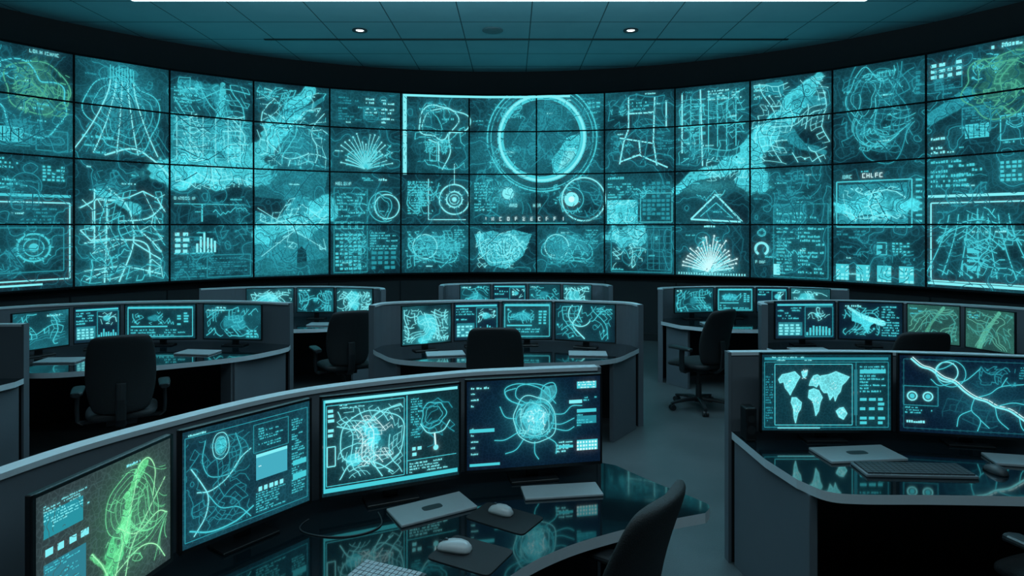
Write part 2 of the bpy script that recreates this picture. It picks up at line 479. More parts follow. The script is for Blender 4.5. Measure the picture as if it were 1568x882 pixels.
def dash(c0, r0, c1, r1, seed=0):
    cv.para(RR(c0+.06, r0+.08, c1-.08, r0+.45), .032, MID)
    cv.bars(RR(c0+.08, r0+.55, c0+.45, r1-.1), 7, BRI)
    cv.chart(RR(c0+.5, r0+.55, c1-.08, r1-.1), PALE)
for c in (-3, -2, 12, 13):
    for r in (0, 2):
        cv.blob(*P(c+.5, r+1), .35, .4, MID, .7); cv.streets(RR(c+.05, r+.1, c+.95, r+1.9), 30, MID)
        dash(c, r+1, c+1, r+2)
# --- col -1
cv.text(*P(-.42, .13), .042, 9, PALE); cv.para(RR(-.95, .1, -.65, .75), .05, BRI)
cv.blob(*P(-.3, .75), .32, .34, (0.03, .18, .15), .75); cv.loops(*P(-.35, .8), .36, .3, 2, GRN, 1.0); cv.streets(RR(-.62, .4, -.04, 1.3), 50, GRN)
cv.loops(*P(-.42, 1.05), .4, .4, 1, BRI, 1.2, .3)
cv.rect(*RR(-.75, 1.55, -.48, 1.8), BRI); cv.box(*RR(-.82, 1.5, -.42, 1.85), k, MID); cv.box(*RR(-.36, 1.55, -.06, 1.9), k, MID); cv.loops(*P(-.21, 1.72), .11, .07, 2, MID)
for i in range(4): cv.rect(*RR(-.73+.07*i, 1.56, -.722+.07*i, 1.79), BG)
cv.para(RR(-.95, 2.05, -.5, 2.5), .035, BRI); cv.tiles(RR(-.3, 2.12, -.08, 2.36), 5, 5, BRI)
cv.rect(*RR(-1, 2.56, -.03, 2.60), BRI); cv.box(*RR(-.98, 2.68, -.04, 3.85), k*1.6, PALE); cv.para(RR(-.5, 2.76, -.1, 3.0), .03, MID)
cv.target(*P(-.38, 3.35), .17, BRI); cv.para(RR(-.93, 3.0, -.75, 3.7), .03, MID); cv.rect(*RR(-1, 3.9, -.3, 3.93), PALE)
cv.box(*RR(-.72, 3.05, -.1, 3.72), k, MID)
# --- col 0
cv.poly(PP([(.38, .12), (.6, .12), (.58, .5), (.72, .75), (.3, .75), (.4, .45)]), MID, .55)
for i in range(9): cv.line(PP([(.36+.03*i, .1+.03*(i % 3)), (.36+.03*i, .45)]), k, BRI)
cv.glow(*P(.5, .6), .3, .3, MID, .6)
for i in range(15):
    a = .36+.02*i; e_ = (i-7)/7.0
    cv.line([P(a+.5*e_*q**1.6*(.75+.02*(i % 4)), .42+1.45*q) for q in np.linspace(0, 1, 9)], k*(.7 if i % 3 else 1.3), MID if i % 3 else PALE)
cv.loops(*P(.5, 1.1), .42, .5, 3, BRI, .9, .3); cv.streets(RR(.1, .7, .9, 1.9), 40, MID); cv.text(*P(.08, 1.6), .035, 12, BRI); cv.text(*P(.1, .85), .03, 14, MID)
cv.blob(*P(.95, 2.1), .34, .28, BRI, .9)
cv.line(CL([(.3, 1.9), (.6, 1.75), (.85, 1.98), (1.0, 2.2)]), k*2, PALE)
r = RR(.05, 2.45, .95, 3.95)
cv.streets(r, 90, BRI, .8); cv.streets(r, 18, PALE, 1.1)
for pts in ([(.05, 2.75), (.3, 2.6), (.32, 3.1), (.3, 3.95)], [(.32, 2.4), (.55, 2.75), (.6, 3.3), (.45, 3.95)], [(.1, 3.3), (.45, 3.25), (.75, 3.35), (.78, 3.9)], [(.45, 2.95), (.75, 2.9), (.92, 2.7)], [(.6, 3.3), (.9, 3.6)], [(.2, 2.45), (.2, 3.4)], [(.1, 3.75), (.5, 3.7), (.9, 3.85)]):
    cv.line(CL(pts), k*1.6, PALE)
cv.band(PP([(.25, 2.5), (.6, 2.75)]), .05, .1, BRI, .8)
# --- col 1
r = RR(1.03, .1, 1.97, 1.95)
cv.band(PP([(1.15, .3), (1.55, .35), (1.65, .8)]), .09, .16, MID, .8); cv.band(PP([(1.62, .2), (1.6, .9), (1.5, 1.5)]), .05, .1, BRI, .8)
cv.poly(PP([(1.0, .95), (1.35, 1.05), (1.98, 1.0), (1.98, 2.25), (1.7, 2.1), (1.5, 2.35), (1.3, 2.15), (1.0, 2.45)]), MID, .85)
cv.band(PP([(1.0, 2.05), (1.35, 1.95), (1.6, 2.15), (2.0, 2.0)]), .2, .3, BRI, .85)
cv.streets(r, 90, BRI, .8); cv.streets(RR(1.1, .9, 1.95, 1.9), 60, PALE, .8); cv.para(RR(1.05, .35, 1.35, .8), .035, BRI)
for i in range(6): cv.line(PP([(1.08+.15*i, 1.0), (1.08+.15*i, 1.9)]), k*.8, PALE)
for i in range(5): cv.line(PP([(1.04, 1.15+.17*i), (1.95, 1.15+.17*i)]), k*.8, BRI)
cv.streets(RR(1.02, 1.95, 1.98, 2.4), 40, PALE, .8)
cv.text(*P(1.05, 2.58), .042, 8, PALE); cv.line(PP([(1.05, 2.65), (1.9, 2.65)]), k, BRI); cv.line(PP([(1.37, 2.65), (1.37, 2.95)]), k*2, BRI); cv.chart(RR(1.5, 2.7, 1.92, 3.0), BRI)
cv.curves(RR(1.5, 2.5, 1.97, 3.4), 14, MID); cv.streets(RR(1.5, 2.5, 1.97, 3.4), 20, MID)
cv.tiles(RR(1.06, 3.1, 1.24, 3.5), 2, 4, PALE); cv.bars(RR(1.3, 3.05, 1.55, 3.5), 6, PALE); cv.para(RR(1.06, 3.6, 1.4, 3.95), .025, MID); cv.rect(*RR(1.05, 3.5, 1.5, 3.52), BRI)
cv.curves(RR(1.55, 3.05, 1.95, 3.5), 10, MID); cv.para(RR(1.45, 3.6, 1.93, 3.92), .022, MID); cv.box(*RR(1.43, 3.55, 1.96, 3.95), k, MID)
# --- col 2
r = RR(2.03, .1, 2.97, 1.95)
cv.band(PP([(2.72, .1), (2.5, .7), (2.25, 1.1), (2.02, 1.8)]), .13, .25, BRI, .85)
cv.band(PP([(2.35, .75), (2.7, .6), (2.9, .3)]), .06, .04, MID, .8)
cv.streets(r, 70, BRI, .8); cv.streets(r, 34, PALE, .8); cv.para(RR(2.05, .15, 2.35, .6), .035, BRI); cv.glow(*P(2.6, 1.5), .4, .5, MID, .4)
cv.poly(PP([(2.02, 2.0), (2.98, 2.0), (2.9, 2.6), (2.02, 2.5)]), MID, .35)
cv.poly(PP([(2.02, 2.75), (2.3, 2.9), (2.55, 2.45), (2.98, 2.75), (2.98, 3.95), (2.02, 3.95)]), MID, .9)
cv.band(PP([(2.1, 3.2), (2.45, 3.0), (2.7, 3.1), (2.95, 2.7)]), .14, .22, BRI, .85)
cv.poly(PP([(2.55, 3.95), (2.56, 3.5), (2.62, 3.42), (2.68, 3.5), (2.7, 3.95)]), BG, .9, False); cv.streets(RR(2.03, 2.5, 2.97, 3.5), 50, PALE, .8)
cv.poly(PP([(2.02, 3.7), (2.2, 3.62), (2.5, 3.75), (2.98, 3.65), (2.98, 3.97), (2.02, 3.97)]), (.01, .12, .15), .7)
cv.line(PP([(2.05, 2.7), (2.95, 3.5)]), k*.8, PALE); cv.line(PP([(2.1, 3.6), (2.9, 2.7)]), k*.8, PALE)
# --- col 3
for q in ((3.5, .2), (3.5, .45), (3.72, .2), (3.72, .45), (3.72, .7)): cv.para(RR(q[0], q[1], q[0]+.2, q[1]+.2), .04, PALE)
cv.para(RR(3.12, .2, 3.45, .8), .03, MID)
cv.fan(*P(3.5, 1.93), .5, .62, 19, PALE, .9); cv.fan(*P(3.5, 1.93), .35, .4, 13, BRI, .9)
cv.text(*P(3.08, 2.25), .05, 6, PALE); cv.box(*RR(3.06, 2.3, 3.52, 3.95), k*1.2, MID); cv.para(RR(3.1, 2.4, 3.5, 2.85), .035, BRI)
cv.arc(*P(3.8, 2.65), .2, k*1.6, PALE); cv.arc(*P(3.76, 2.65), .25, k, BRI, 60, 300); cv.loops(*P(3.74, 2.65), .12, .22, 2, BRI)
cv.text(*P(3.65, 2.15), .04, 5, PALE)
for i in range(4): cv.box(*RR(3.08+.1*i, 2.95, 3.16+.1*i, 3.08), k, BRI)
cv.tiles(RR(3.08, 3.15, 3.45, 3.9), 6, 10, BRI); cv.para(RR(3.56, 3.15, 3.95, 3.5), .03, BRI); cv.tiles(RR(3.58, 3.5, 3.95, 3.9), 4, 4, MID)
# --- cols 4-7 feature window
cv.rect(*RR(4.03, .05, 4.085, 2.02), PALE); cv.rect(*RR(4.03, .03, 6.5, .09), PALE)
cv.loops(*P(4.6, .75), .36, .3, 1, PALE, 1.4, .3); cv.streets(RR(4.2, .3, 4.95, 1.9), 40, BRI, .8)
cv.line(CL([(4.3, .9), (4.4, .5), (4.7, .4), (4.85, .7), (4.7, 1.1), (4.72, 1.5), (4.6, 1.9)]), k*1.5, PALE); cv.line(PP([(4.4, 1.2), (4.55, 1.3), (4.55, 1.7)]), k*2, PALE)
cv.box(*RR(4.42, 1.3, 4.52, 1.7), k*1.2, BRI); cv.text(*P(4.6, .7), .035, 7, BRI); cv.text(*P(4.7, 1.4), .03, 8, MID)
cc = P(6.08, 1.15)
cv.glow(cc[0], cc[1], .8, .8, MID, .4)
cv.arc(*cc, .70, k*10, BRI, 0, 360, 90); cv.arc(*cc, .715, k*4, PALE, 0, 360, 90); cv.arc(*cc, .86, k, BRI, 0, 360, 90); cv.arc(*cc, .80, k*2, MID, 20, 160, 60)
for a0, a1, rr in ((-50, 60, .92), (100, 190, .92), (200, 290, .9)): cv.arc(*cc, rr, k*2, BRI, a0, a1, 40)
for a in range(0, 360, 6):
    c_, s_ = math.cos(math.radians(a)), math.sin(math.radians(a)); cv.line([(cc[0]+c_*.94, cc[1]+s_*.94), (cc[0]+c_*.99, cc[1]+s_*.99)], k, MID)
cv.poly([(cc[0]+.64*math.cos(math.radians(a)), cc[1]+.64*math.sin(math.radians(a))) for a in range(-72, 12, 6)]+[(cc[0]+.42, cc[1]+.0), (cc[0]+.3, cc[1]-.2), (cc[0]+.16, cc[1]-.36)], BRI, .95)
cv.poly([(cc[0]+.62*math.cos(math.radians(a)), cc[1]+.62*math.sin(math.radians(a))) for a in range(-64, -20, 6)]+[(cc[0]+.38, cc[1]-.22)], PALE, .85)
cv.streets((cc[0]-.42, cc[1]-.4, cc[0]+.42, cc[1]+.42), 40, MID, .8); cv.line([(cc[0]-.5, cc[1]-.1), (cc[0]-.1, cc[1]+.5), (cc[0]+.5, cc[1]+.1), (cc[0]-.2, cc[1]-.5), (cc[0]-.5, cc[1]-.1)], k*.8, MID)
q = P(4.78, 2.5); cv.arc(*q, .25, k*2, PALE); cv.target(*q, .13, PALE); cv.line([(q[0], q[1]+.25), (q[0], q[1]+.6)], k, PALE); cv.para(RR(4.1, 2.15, 4.5, 2.8), .03, BRI); cv.line(PP([(4.4, 2.1), (4.4, 2.9), (4.95, 2.9)]), k*1.3, PALE)
cv.loops(*P(4.2, 2.5), .12, .2, 2, BRI)
q = P(5.58, 2.38); cv.disc(*q, .1, PALE); cv.glow(*q, .2, .2, BRI, .5)
q = P(6.52, 2.5); cv.disc(*q, .12, PALE); cv.disc(q[0], q[1], .05, WHI); cv.arc(*q, .2, k, BRI); cv.arc(q[0]+.2, q[1], .36, k*2, PALE); cv.arc(q[0]+.2, q[1], .30, k*.8, MID)
cv.para(RR(5.08, 2.1, 5.4, 2.75), .035, BRI); cv.text(*P(5.6, 2.65), .055, 3, PALE); cv.text(*P(5.95, 2.65), .055, 3, PALE)
for i in range(11): cv.text(*P(5.22+.115*i, 2.92), .062, 1, WHI)
cv.line(PP([(5.2, 2.97), (6.45, 2.97)]), k*.8, BRI)
cv.curves(RR(5.3, 2.0, 6.2, 2.8), 12, MID); cv.streets(RR(5.05, 1.3, 5.5, 2.9), 24, MID); cv.para(RR(6.7, .4, 6.95, 1.2), .03, MID); cv.tiles(RR(6.75, .2, 6.95, .4), 3, 2, BRI); cv.streets(RR(6.7, 2.1, 6.97, 2.9), 12, MID)
for cc2, col_ in ((4.5, BRI), (6.45, MID)):
    cv.blob(*P(cc2, 3.5), .33, .2, (0.02, .2, .25), .9); cv.loops(*P(cc2, 3.5), .4, .22, 2, BRI, .9, .22); cv.streets(RR(cc2-.42, 3.1, cc2+.42, 3.9), 70, col_, .8); cv.arc(*P(cc2-.15, 3.45), .2, k*1.2, PALE)
    cv.streets(RR(cc2-.3, 3.2, cc2+.3, 3.8), 30, BRI, .8)
    cv.para(RR(cc2+.28, 3.1, cc2+.46, 3.4), .025, BRI)
cv.poly(PP([(5.08, 3.2), (5.35, 3.12), (5.5, 3.2), (5.65, 3.1), (5.93, 3.2), (5.8, 3.65), (5.55, 3.92), (5.3, 3.85), (5.15, 3.6)]), (0.05, .46, .54), .95); cv.loops(*P(5.5, 3.5), .3, .23, 2, PALE, .8, .18); cv.streets(RR(5.1, 3.12, 5.9, 3.9), 60, PALE, .75)
cv.arc(*P(5.5, 3.5), .12, k*1.5, PALE)
# --- col 7
for pts in ([(7.35, .15), (7.35, 1.0), (7.28, 1.3), (7.22, 1.8)], [(7.22, 1.2), (7.7, 1.35), (7.72, .2)], [(7.35, .6), (7.68, .6)], [(7.7, 1.3), (7.75, 1.85)], [(7.22, 1.75), (7.5, 1.6), (7.9, 1.9)], [(7.88, .3), (7.88, 1.0)], [(7.5, 1.3), (7.52, 1.62)]):
    cv.line(PP(pts), k*2.2, PALE)
cv.streets(RR(7.05, .1, 7.95, 1.9), 50, MID, .9); cv.para(RR(7.4, .3, 7.66, .55), .035, BRI); cv.para(RR(7.75, 1.1, 7.97, 1.5), .03, MID)
cv.text(*P(7.05, 2.12), .04, 8, BRI); cv.para(RR(7.05, 2.2, 7.5, 2.5), .03, BRI); cv.poly(PP([(7.04, 2.52), (7.48, 2.52), (7.48, 3.0), (7.04, 3.0)]), BRI, .9); cv.tiles(RR(7.55, 2.15, 7.95, 2.9), 6, 9, MID); cv.box(*RR(7.52, 2.4, 7.96, 2.95), k, BRI)
cv.streets(RR(7.05, 2.53, 7.47, 2.98), 30, PALE, .7)
cv.blob(*P(7.35, 3.2), .34, .22, (.06, .52, .6), .95); cv.box(*RR(7.1, 3.05, 7.95, 3.95), k, MID); cv.streets(RR(7.1, 3.05, 7.6, 3.9), 40, PALE, .8); cv.grid(RR(7.62, 3.1, 7.95, 3.9), 4, 6, MID); cv.text(*P(7.1, 3.92), .03, 10, BRI)
# --- col 8
for i in range(7):
    x_ = 8.1+.12*i; cv.line(PP([(x_, .15+.1*(i % 3)), (x_, 1.5+.1*(i % 2))]), k*1.3, BRI)
    for j in range(7):
        if rnd.random() < .6: cv.line(PP([(x_, .35+.17*j), (x_+rnd.choice([.04, .08, .12]), .35+.17*j)]), k*1.3, BRI)
cv.line(PP([(8.1, .2), (8.1, 1.6)]), k*2.2, PALE); cv.line(PP([(8.35, .1), (8.38, 1.9)]), k*2, PALE); cv.streets(RR(8.05, .1, 8.95, 1.9), 60, BRI, .7); cv.para(RR(8.45, .15, 8.9, .4), .03, PALE); cv.para(RR(8.05, 1.0, 8.5, 1.35), .035, BRI)
cv.band(PP([(8.02, 2.35), (8.25, 2.1), (8.6, 2.02), (9.0, 1.75), (9.2, 1.3)]), .07, .2, BRI, .95, .6)
cv.streets(RR(8.4, 1.7, 8.98, 2.2), 26, PALE, .7)
cv.line(PP([(8.22, 2.9), (8.56, 2.45), (8.9, 2.95), (8.22, 2.9)]), k*2.5, PALE); cv.line(PP([(8.35, 2.85), (8.56, 2.6), (8.78, 2.88)]), k*1.2, BRI); cv.poly(PP([(8.22, 2.9), (8.56, 2.45), (8.9, 2.95)]), DIM, .7)
cv.glow(*P(8.4, 2.3), .4, .1, BRI, .5); cv.text(*P(8.4, 3.05), .04, 5, PALE)
cv.fan(*P(8.48, 3.92), .52, .58, 23, WHI, 1.1); cv.fan(*P(8.48, 3.92), .35, .35, 15, PALE, 1.1); cv.glow(*P(8.48, 3.85), .3, .15, BRI, .6)
for i in range(26): cv.rect(*RR(8.05+.035*i, 3.93, 8.065+.035*i, 3.97), PALE)
# --- col 9
cv.band(PP([(9.85, .1), (9.6, .55), (9.4, 1.0), (9.02, 1.6), (9.0, 2.2)]), .09, .26, BRI, .9); cv.band(PP([(9.6, .6), (9.9, .7)]), .08, .05, MID, .8); cv.band(PP([(9.35, 1.1), (9.65, 1.6), (9.9, 1.75)]), .12, .06, MID, .85)
cv.streets(RR(9.02, .1, 9.97, 1.95), 90, PALE, .75); cv.para(RR(9.05, .15, 9.5, .5), .04, BRI); cv.rect(*RR(9.2, .12, 9.42, .42), MID)
cv.curves(RR(9.1, 2.05, 9.9, 2.7), 20, MID); cv.para(RR(9.05, 2.1, 9.9, 2.6), .028, MID, .6)
cv.box(*RR(9.3, 2.65, 9.95, 3.95), k, MID); cv.para(RR(9.34, 2.72, 9.95, 3.0), .04, BRI); cv.para(RR(9.34, 3.05, 9.55, 3.9), .035, BRI); cv.para(RR(9.6, 3.05, 9.93, 3.9), .04, BRI); cv.poly(PP([(9.3, 2.65), (9.7, 2.65), (9.7, 3.0), (9.3, 3.0)]), MID, .5)
cv.arc(*P(9.15, 3.45), .09, k*3.5, PALE, -60, 240); cv.loops(*P(9.15, 3.15), .06, .05, 2, BRI); cv.text(*P(9.07, 3.72), .045, 4, PALE); cv.rect(*RR(9.3, 3.72, 9.38, 3.92), PALE)
# --- col 10
cv.loops(*P(10.5, .9), .40, .7, 3, MID, 1.0, .25); cv.streets(RR(10.1, .2, 10.9, 1.9), 80, MID, .8); cv.curves(RR(10.1, .1, 10.9, 1.9), 24, BRI, .8); cv.text(*P(10.5, .25), .03, 10, BRI); cv.loops(*P(10.35, .7), .2, .35, 2, BRI, .8)
cv.tiles(RR(10.9, .3, 10.97, .8), 1, 6, MID)
cv.text(*P(10.12, 2.25), .05, 3, PALE); cv.text(*P(10.34, 2.25), .062, 5, WHI)
cv.poly(PP([(10.07, 2.35), (10.82, 2.35), (10.82, 3.0), (10.07, 3.0)]), MID, .95); cv.blob(*P(10.45, 2.68), .4, .22, BRI, .9); cv.box(*RR(10.05, 2.3, 10.86, 3.04), k*1.5, BRI); cv.streets(RR(10.1, 2.4, 10.8, 2.95), 50, PALE, .8)
for i in range(8): cv.rect(*RR(10.9, 2.3+.09*i, 10.96, 2.33+.09*i), BRI)
cv.para(RR(10.05, 3.1, 10.4, 3.25), .03, MID); cv.tiles(RR(10.5, 3.3, 10.58, 3.5), 1, 2, BRI); cv.box(*RR(10.5, 3.3, 10.6, 3.5), k, BRI); cv.tiles(RR(10.66, 3.28, 10.85, 3.5), 5, 5, BRI)
for i in range(4): cv.rect(*RR(10.04+.23*i, 3.68, 10.19+.23*i, 3.95), BRI); cv.tiles(RR(10.05+.23*i, 3.68, 10.2+.23*i, 3.95), 3, 4, PALE)
# --- col 11
cv.tiles(RR(11.05, .2, 11.38, .55), 4, 3, PALE); cv.text(*P(11.62, .16), .04, 9, PALE)
cv.blob(*P(11.72, .8), .36, .34, (0.025, .17, .14), .75); cv.loops(*P(11.7, .85), .4, .36, 2, GRN, 1.0); cv.streets(RR(11.45, .3, 11.97, 1.4), 60, GRN)
cv.band(PP([(11.05, 1.3), (11.25, 1.15), (11.4, .95)]), .08, .1, MID, .9); cv.rect(*RR(11.38, 1.48, 11.6, 1.72), BRI); cv.para(RR(11.05, 1.65, 11.3, 1.95), .04, PALE); cv.box(*RR(11.7, 1.4, 11.95, 1.8), k*1.2, BRI); cv.loops(*P(11.83, 1.5), .1, .07, 2, BRI)
for i in range(4): cv.rect(*RR(11.41+.05*i, 1.49, 11.416+.05*i, 1.71), BG)
cv.para(RR(11.05, 2.05, 11.55, 2.5), .042, BRI); cv.tiles(RR(11.7, 2.1, 11.95, 2.4), 5, 5, BRI); cv.rect(*RR(11.02, 2.56, 11.97, 2.60), PALE)
cv.box(*RR(11.05, 2.68, 11.97, 3.88), k*1.6, PALE)
for i in range(7):
    a = 11.5+(i-3)*.09; e_ = (i-3)/3.0
    cv.line([P(a+.24*e_*q**1.4, 2.85+.95*q) for q in np.linspace(0, 1, 8)], k, BRI)
cv.arc(*P(11.5, 3.3), .36, k*1.2, BRI, 20, 160, 30, .3); cv.arc(*P(11.5, 3.45), .46, k, BRI, 20, 160, 30, .36)
cv.streets(RR(11.1, 2.75, 11.93, 3.8), 90, BRI, .7); cv.rect(*RR(11.02, 3.9, 11.95, 3.94), PALE); cv.tiles(RR(11.4, 3.3, 11.6, 3.7), 1, 3, BRI)
for c in range(-1, 12):
    for r_ in range(4):
        for _ in range(4):
            a, b = c+rnd.uniform(.05, .75), r_+rnd.uniform(.1, .9)
            cv.text(*P(a, b), .022, rnd.randint(4, 9), rnd.choice([MID, BRI, PALE]))

vw = empty('video_wall', (0, 0, 0))
mb = MB(); cv.emit(mb, wallmap, 0, 1, .42, .22)
mb.obj('display_panels', [M_base_wall, M_stroke], vw, usecol=True)
mb = MB()
def wquad(mb, u0, v0, u1, v1, o0, o1):
    a = wallmap([u0, u1, u1, u0], [v0, v0, v1, v1], np.array([o1]*4)); b = wallmap([u0, u1, u1, u0], [v0, v0, v1, v1], np.array([o0]*4))
    mb.add(list(a)+list(b), [(0, 1, 2, 3), (0, 4, 5, 1), (1, 5, 6, 2), (2, 6, 7, 3), (3, 7, 4, 0)])
for i in range(NC+1):
    for s_ in (0, 1):
        u0 = i*WC-(0.013 if s_ == 0 else 0); u1 = u0+0.013
        if u0 < -1e-6 or u1 > NC*WC+1e-6: continue
        wquad(mb, u0+1e-5, 0, u1-1e-5, HW, 0.001, 0.009)
for z in ZR:
    for i in range(NC):
        v = z-ZR[4]; wquad(mb, i*WC+.001, v-.011, (i+1)*WC-.001, v+.011, 0.001, 0.0095)
for i in range(NC):
    wquad(mb, i*WC+.001, -.02, (i+1)*WC-.001, HW+.02, -0.09, -0.002)
mb.obj('panel_bezels', [M_frame], vw)

# ------------------------------------------------------------------ room shell
ZC = 4.53; RW = 7.24
arcp = [(CX+RW*math.sin(t), CY+RW*math.cos(t)) for t in np.linspace(-math.pi/2, math.pi/2, 61)]
XL, XR, YB = CX-RW, CX+RW, -3.2
outline = arcp+[(XR, YB), (XL, YB)]
def ngon(name, z, mat, up):
    mb = MB(); n = len(outline); T = 0.12*(-1 if up else 1)
    mb.add([(x, y, z) for x, y in outline]+[(x, y, z+T) for x, y in outline], [tuple(range(n)), tuple(range(n, 2*n))]+[(i, (i+1) % n, n+(i+1) % n, n+i) for i in range(n)])
    return mb.obj(name, [mat])
ngon('floor', 0, M_floor, True); ngon('ceiling', ZC, M_ceil, False)
def wallstrip(name, pts, z0, z1, th, mat, parent=None):
    mb = MB(); n = len(pts); V = []
    for i, (x, y) in enumerate(pts):
        a = Vector(pts[max(0, i-1)]); b = Vector(pts[min(n-1, i+1)]); d = (b-a).normalized(); nn = Vector((-d.y, d.x))
        V.append(((x, y), (x+nn.x*th, y+nn.y*th)))
    vs = []
    for (p, q) in V: vs += [(p[0], p[1], z0), (p[0], p[1], z1), (q[0], q[1], z1), (q[0], q[1], z0)]
    fs = []
    for i in range(n-1):
        for k_ in range(4): fs.append((4*i+k_, 4*i+(k_+1) % 4, 4*i+4+(k_+1) % 4, 4*i+4+k_))
    fs += [(0, 1, 2, 3), (4*n-4, 4*n-3, 4*n-2, 4*n-1)]
    mb.add(vs, fs); return mb.obj(name, [mat], parent)
wallstrip('wall_front', arcp, 0, ZC, 0.1, M_wall)
wallstrip('wall_right', [(XR, CY), (XR, YB)], 0, ZC, 0.1, M_wall)
wallstrip('wall_left', [(XL, YB), (XL, CY)], 0, ZC, 0.1, M_wall)
wallstrip('wall_rear', [(XR, YB), (XL, YB)], 0, ZC, 0.1, M_wall)
arcb = [(CX+(RW-.02)*math.sin(t), CY+(RW-.02)*math.cos(t)) for t in np.linspace(-1.5, 1.5, 61)]
wallstrip('baseboard_front', arcb, 0, 0.12, 0.018, M_dark)
wallstrip('trim_1', arcb, 0.98, 1.02, 0.018, M_frame)
mb = MB()
for i in range(NC+1):
    t = phis[i]; x, y = CX+(RW-.006)*math.sin(t), CY+(RW-.006)*math.cos(t)
    mb.box((0, 0, .55), (.02, .012, .85), 0, Matrix.Translation((x, y, 0)) @ Matrix.Rotation(-t, 4, 'Z'))
mb.obj('trim_2', [M_frame])
mb = MB(); mb.box((0.2, 8.97, ZC-.004), (7.4, .05, .012)); mb.obj('trim_3', [M_dark])
def downlight(x, y):
    e = empty('recessed_downlight', (x, y, ZC))
    m = MB(); n = 28
    vs = []
    for r_, z_ in ((.10, -.001), (.10, -.014), (.065, -.014), (.055, -.002)):
        vs += [(r_*math.cos(2*math.pi*i/n), r_*math.sin(2*math.pi*i/n), z_) for i in range(n)]
    fs = [(q*n+i, q*n+(i+1) % n, (q+1)*n+(i+1) % n, (q+1)*n+i) for q in range(3) for i in range(n)]
    m.add(vs, fs); m.obj('ring', [M_keyd], e, smooth=False)
    m = MB(); m.cyl((0, 0, -.006), (0, 0, -.001), .050, n=28); m.obj('lens', [M_down], e)
    l = bpy.data.lights.new('downlight_beam', 'SPOT'); l.energy = 16; l.spot_size = 1.6; l.spot_blend = .8; l.color = (.7, .93, 1); l.shadow_soft_size = .05
    o = bpy.data.objects.new('downlight_beam', l); COL.objects.link(o); o.location = (0, 0, -.03); o.parent = e
downlight(-2.05, 8.55); downlight(1.60, 8.55)
downlight(-2.05, 3.2); downlight(1.60, 3.2)
mb = MB(); mb.cyl((-.26, 8.55, ZC-.012), (-.26, 8.55, ZC-.001), .14, n=32)
for r_ in (.11, .08, .05):
    mb.cyl((-.26, 8.55, ZC-.022+.05*r_), (-.26, 8.55, ZC-.012), r_, n=32)
mb.obj('ceiling_vent', [pmat('vent_grey', (.12, .22, .25), .6)])
def pendant(y0, y1, x0, x1, z, pd, pu):
    e = empty('linear_lamp_with_fill', ((x0+x1)/2, (y0+y1)/2, z)); w = x1-x0; d = y1-y0
    m = MB(); m.box((0, 0, .035), (w, d, .05)); m.obj('housing', [M_alu], e)
    m = MB(); m.box((0, 0, .003), (w-.01, d-.01, .014)); m.obj('diffuser', [M_lamp], e)
    m = MB()
    for xx in (-w/2+.3, 0, w/2-.3): m.cyl((xx, 0, .05), (xx, 0, ZC-z), .006, n=8)
    m.obj('suspension_rods', [M_alu], e)
    for nm, dz, rot, pw in (('down_light', -.03, 0, pd), ('ceiling_fill_light', .08, math.pi, pu)):  # the upward area light is added to brighten the ceiling
        l = bpy.data.lights.new(nm, 'AREA'); l.shape = 'RECTANGLE'; l.size = w-.1; l.size_y = d-.04; l.energy = pw; l.color = (.56, .87, 1)
        o = bpy.data.objects.new(nm, l); COL.objects.link(o); o.parent = e; o.location = (0, 0, dz); o.rotation_euler = (rot, 0, 0)
pendant(5.30, 5.66, -3.38, 3.15, 3.9, 36, 240)  # ceiling strip lamp, hung lower so its added upward light reaches the ceiling
pendant(0.8, 1.16, -3.38, 3.15, 3.9, 30, 20)  # unseen second fixture behind the camera, added to light the foreground

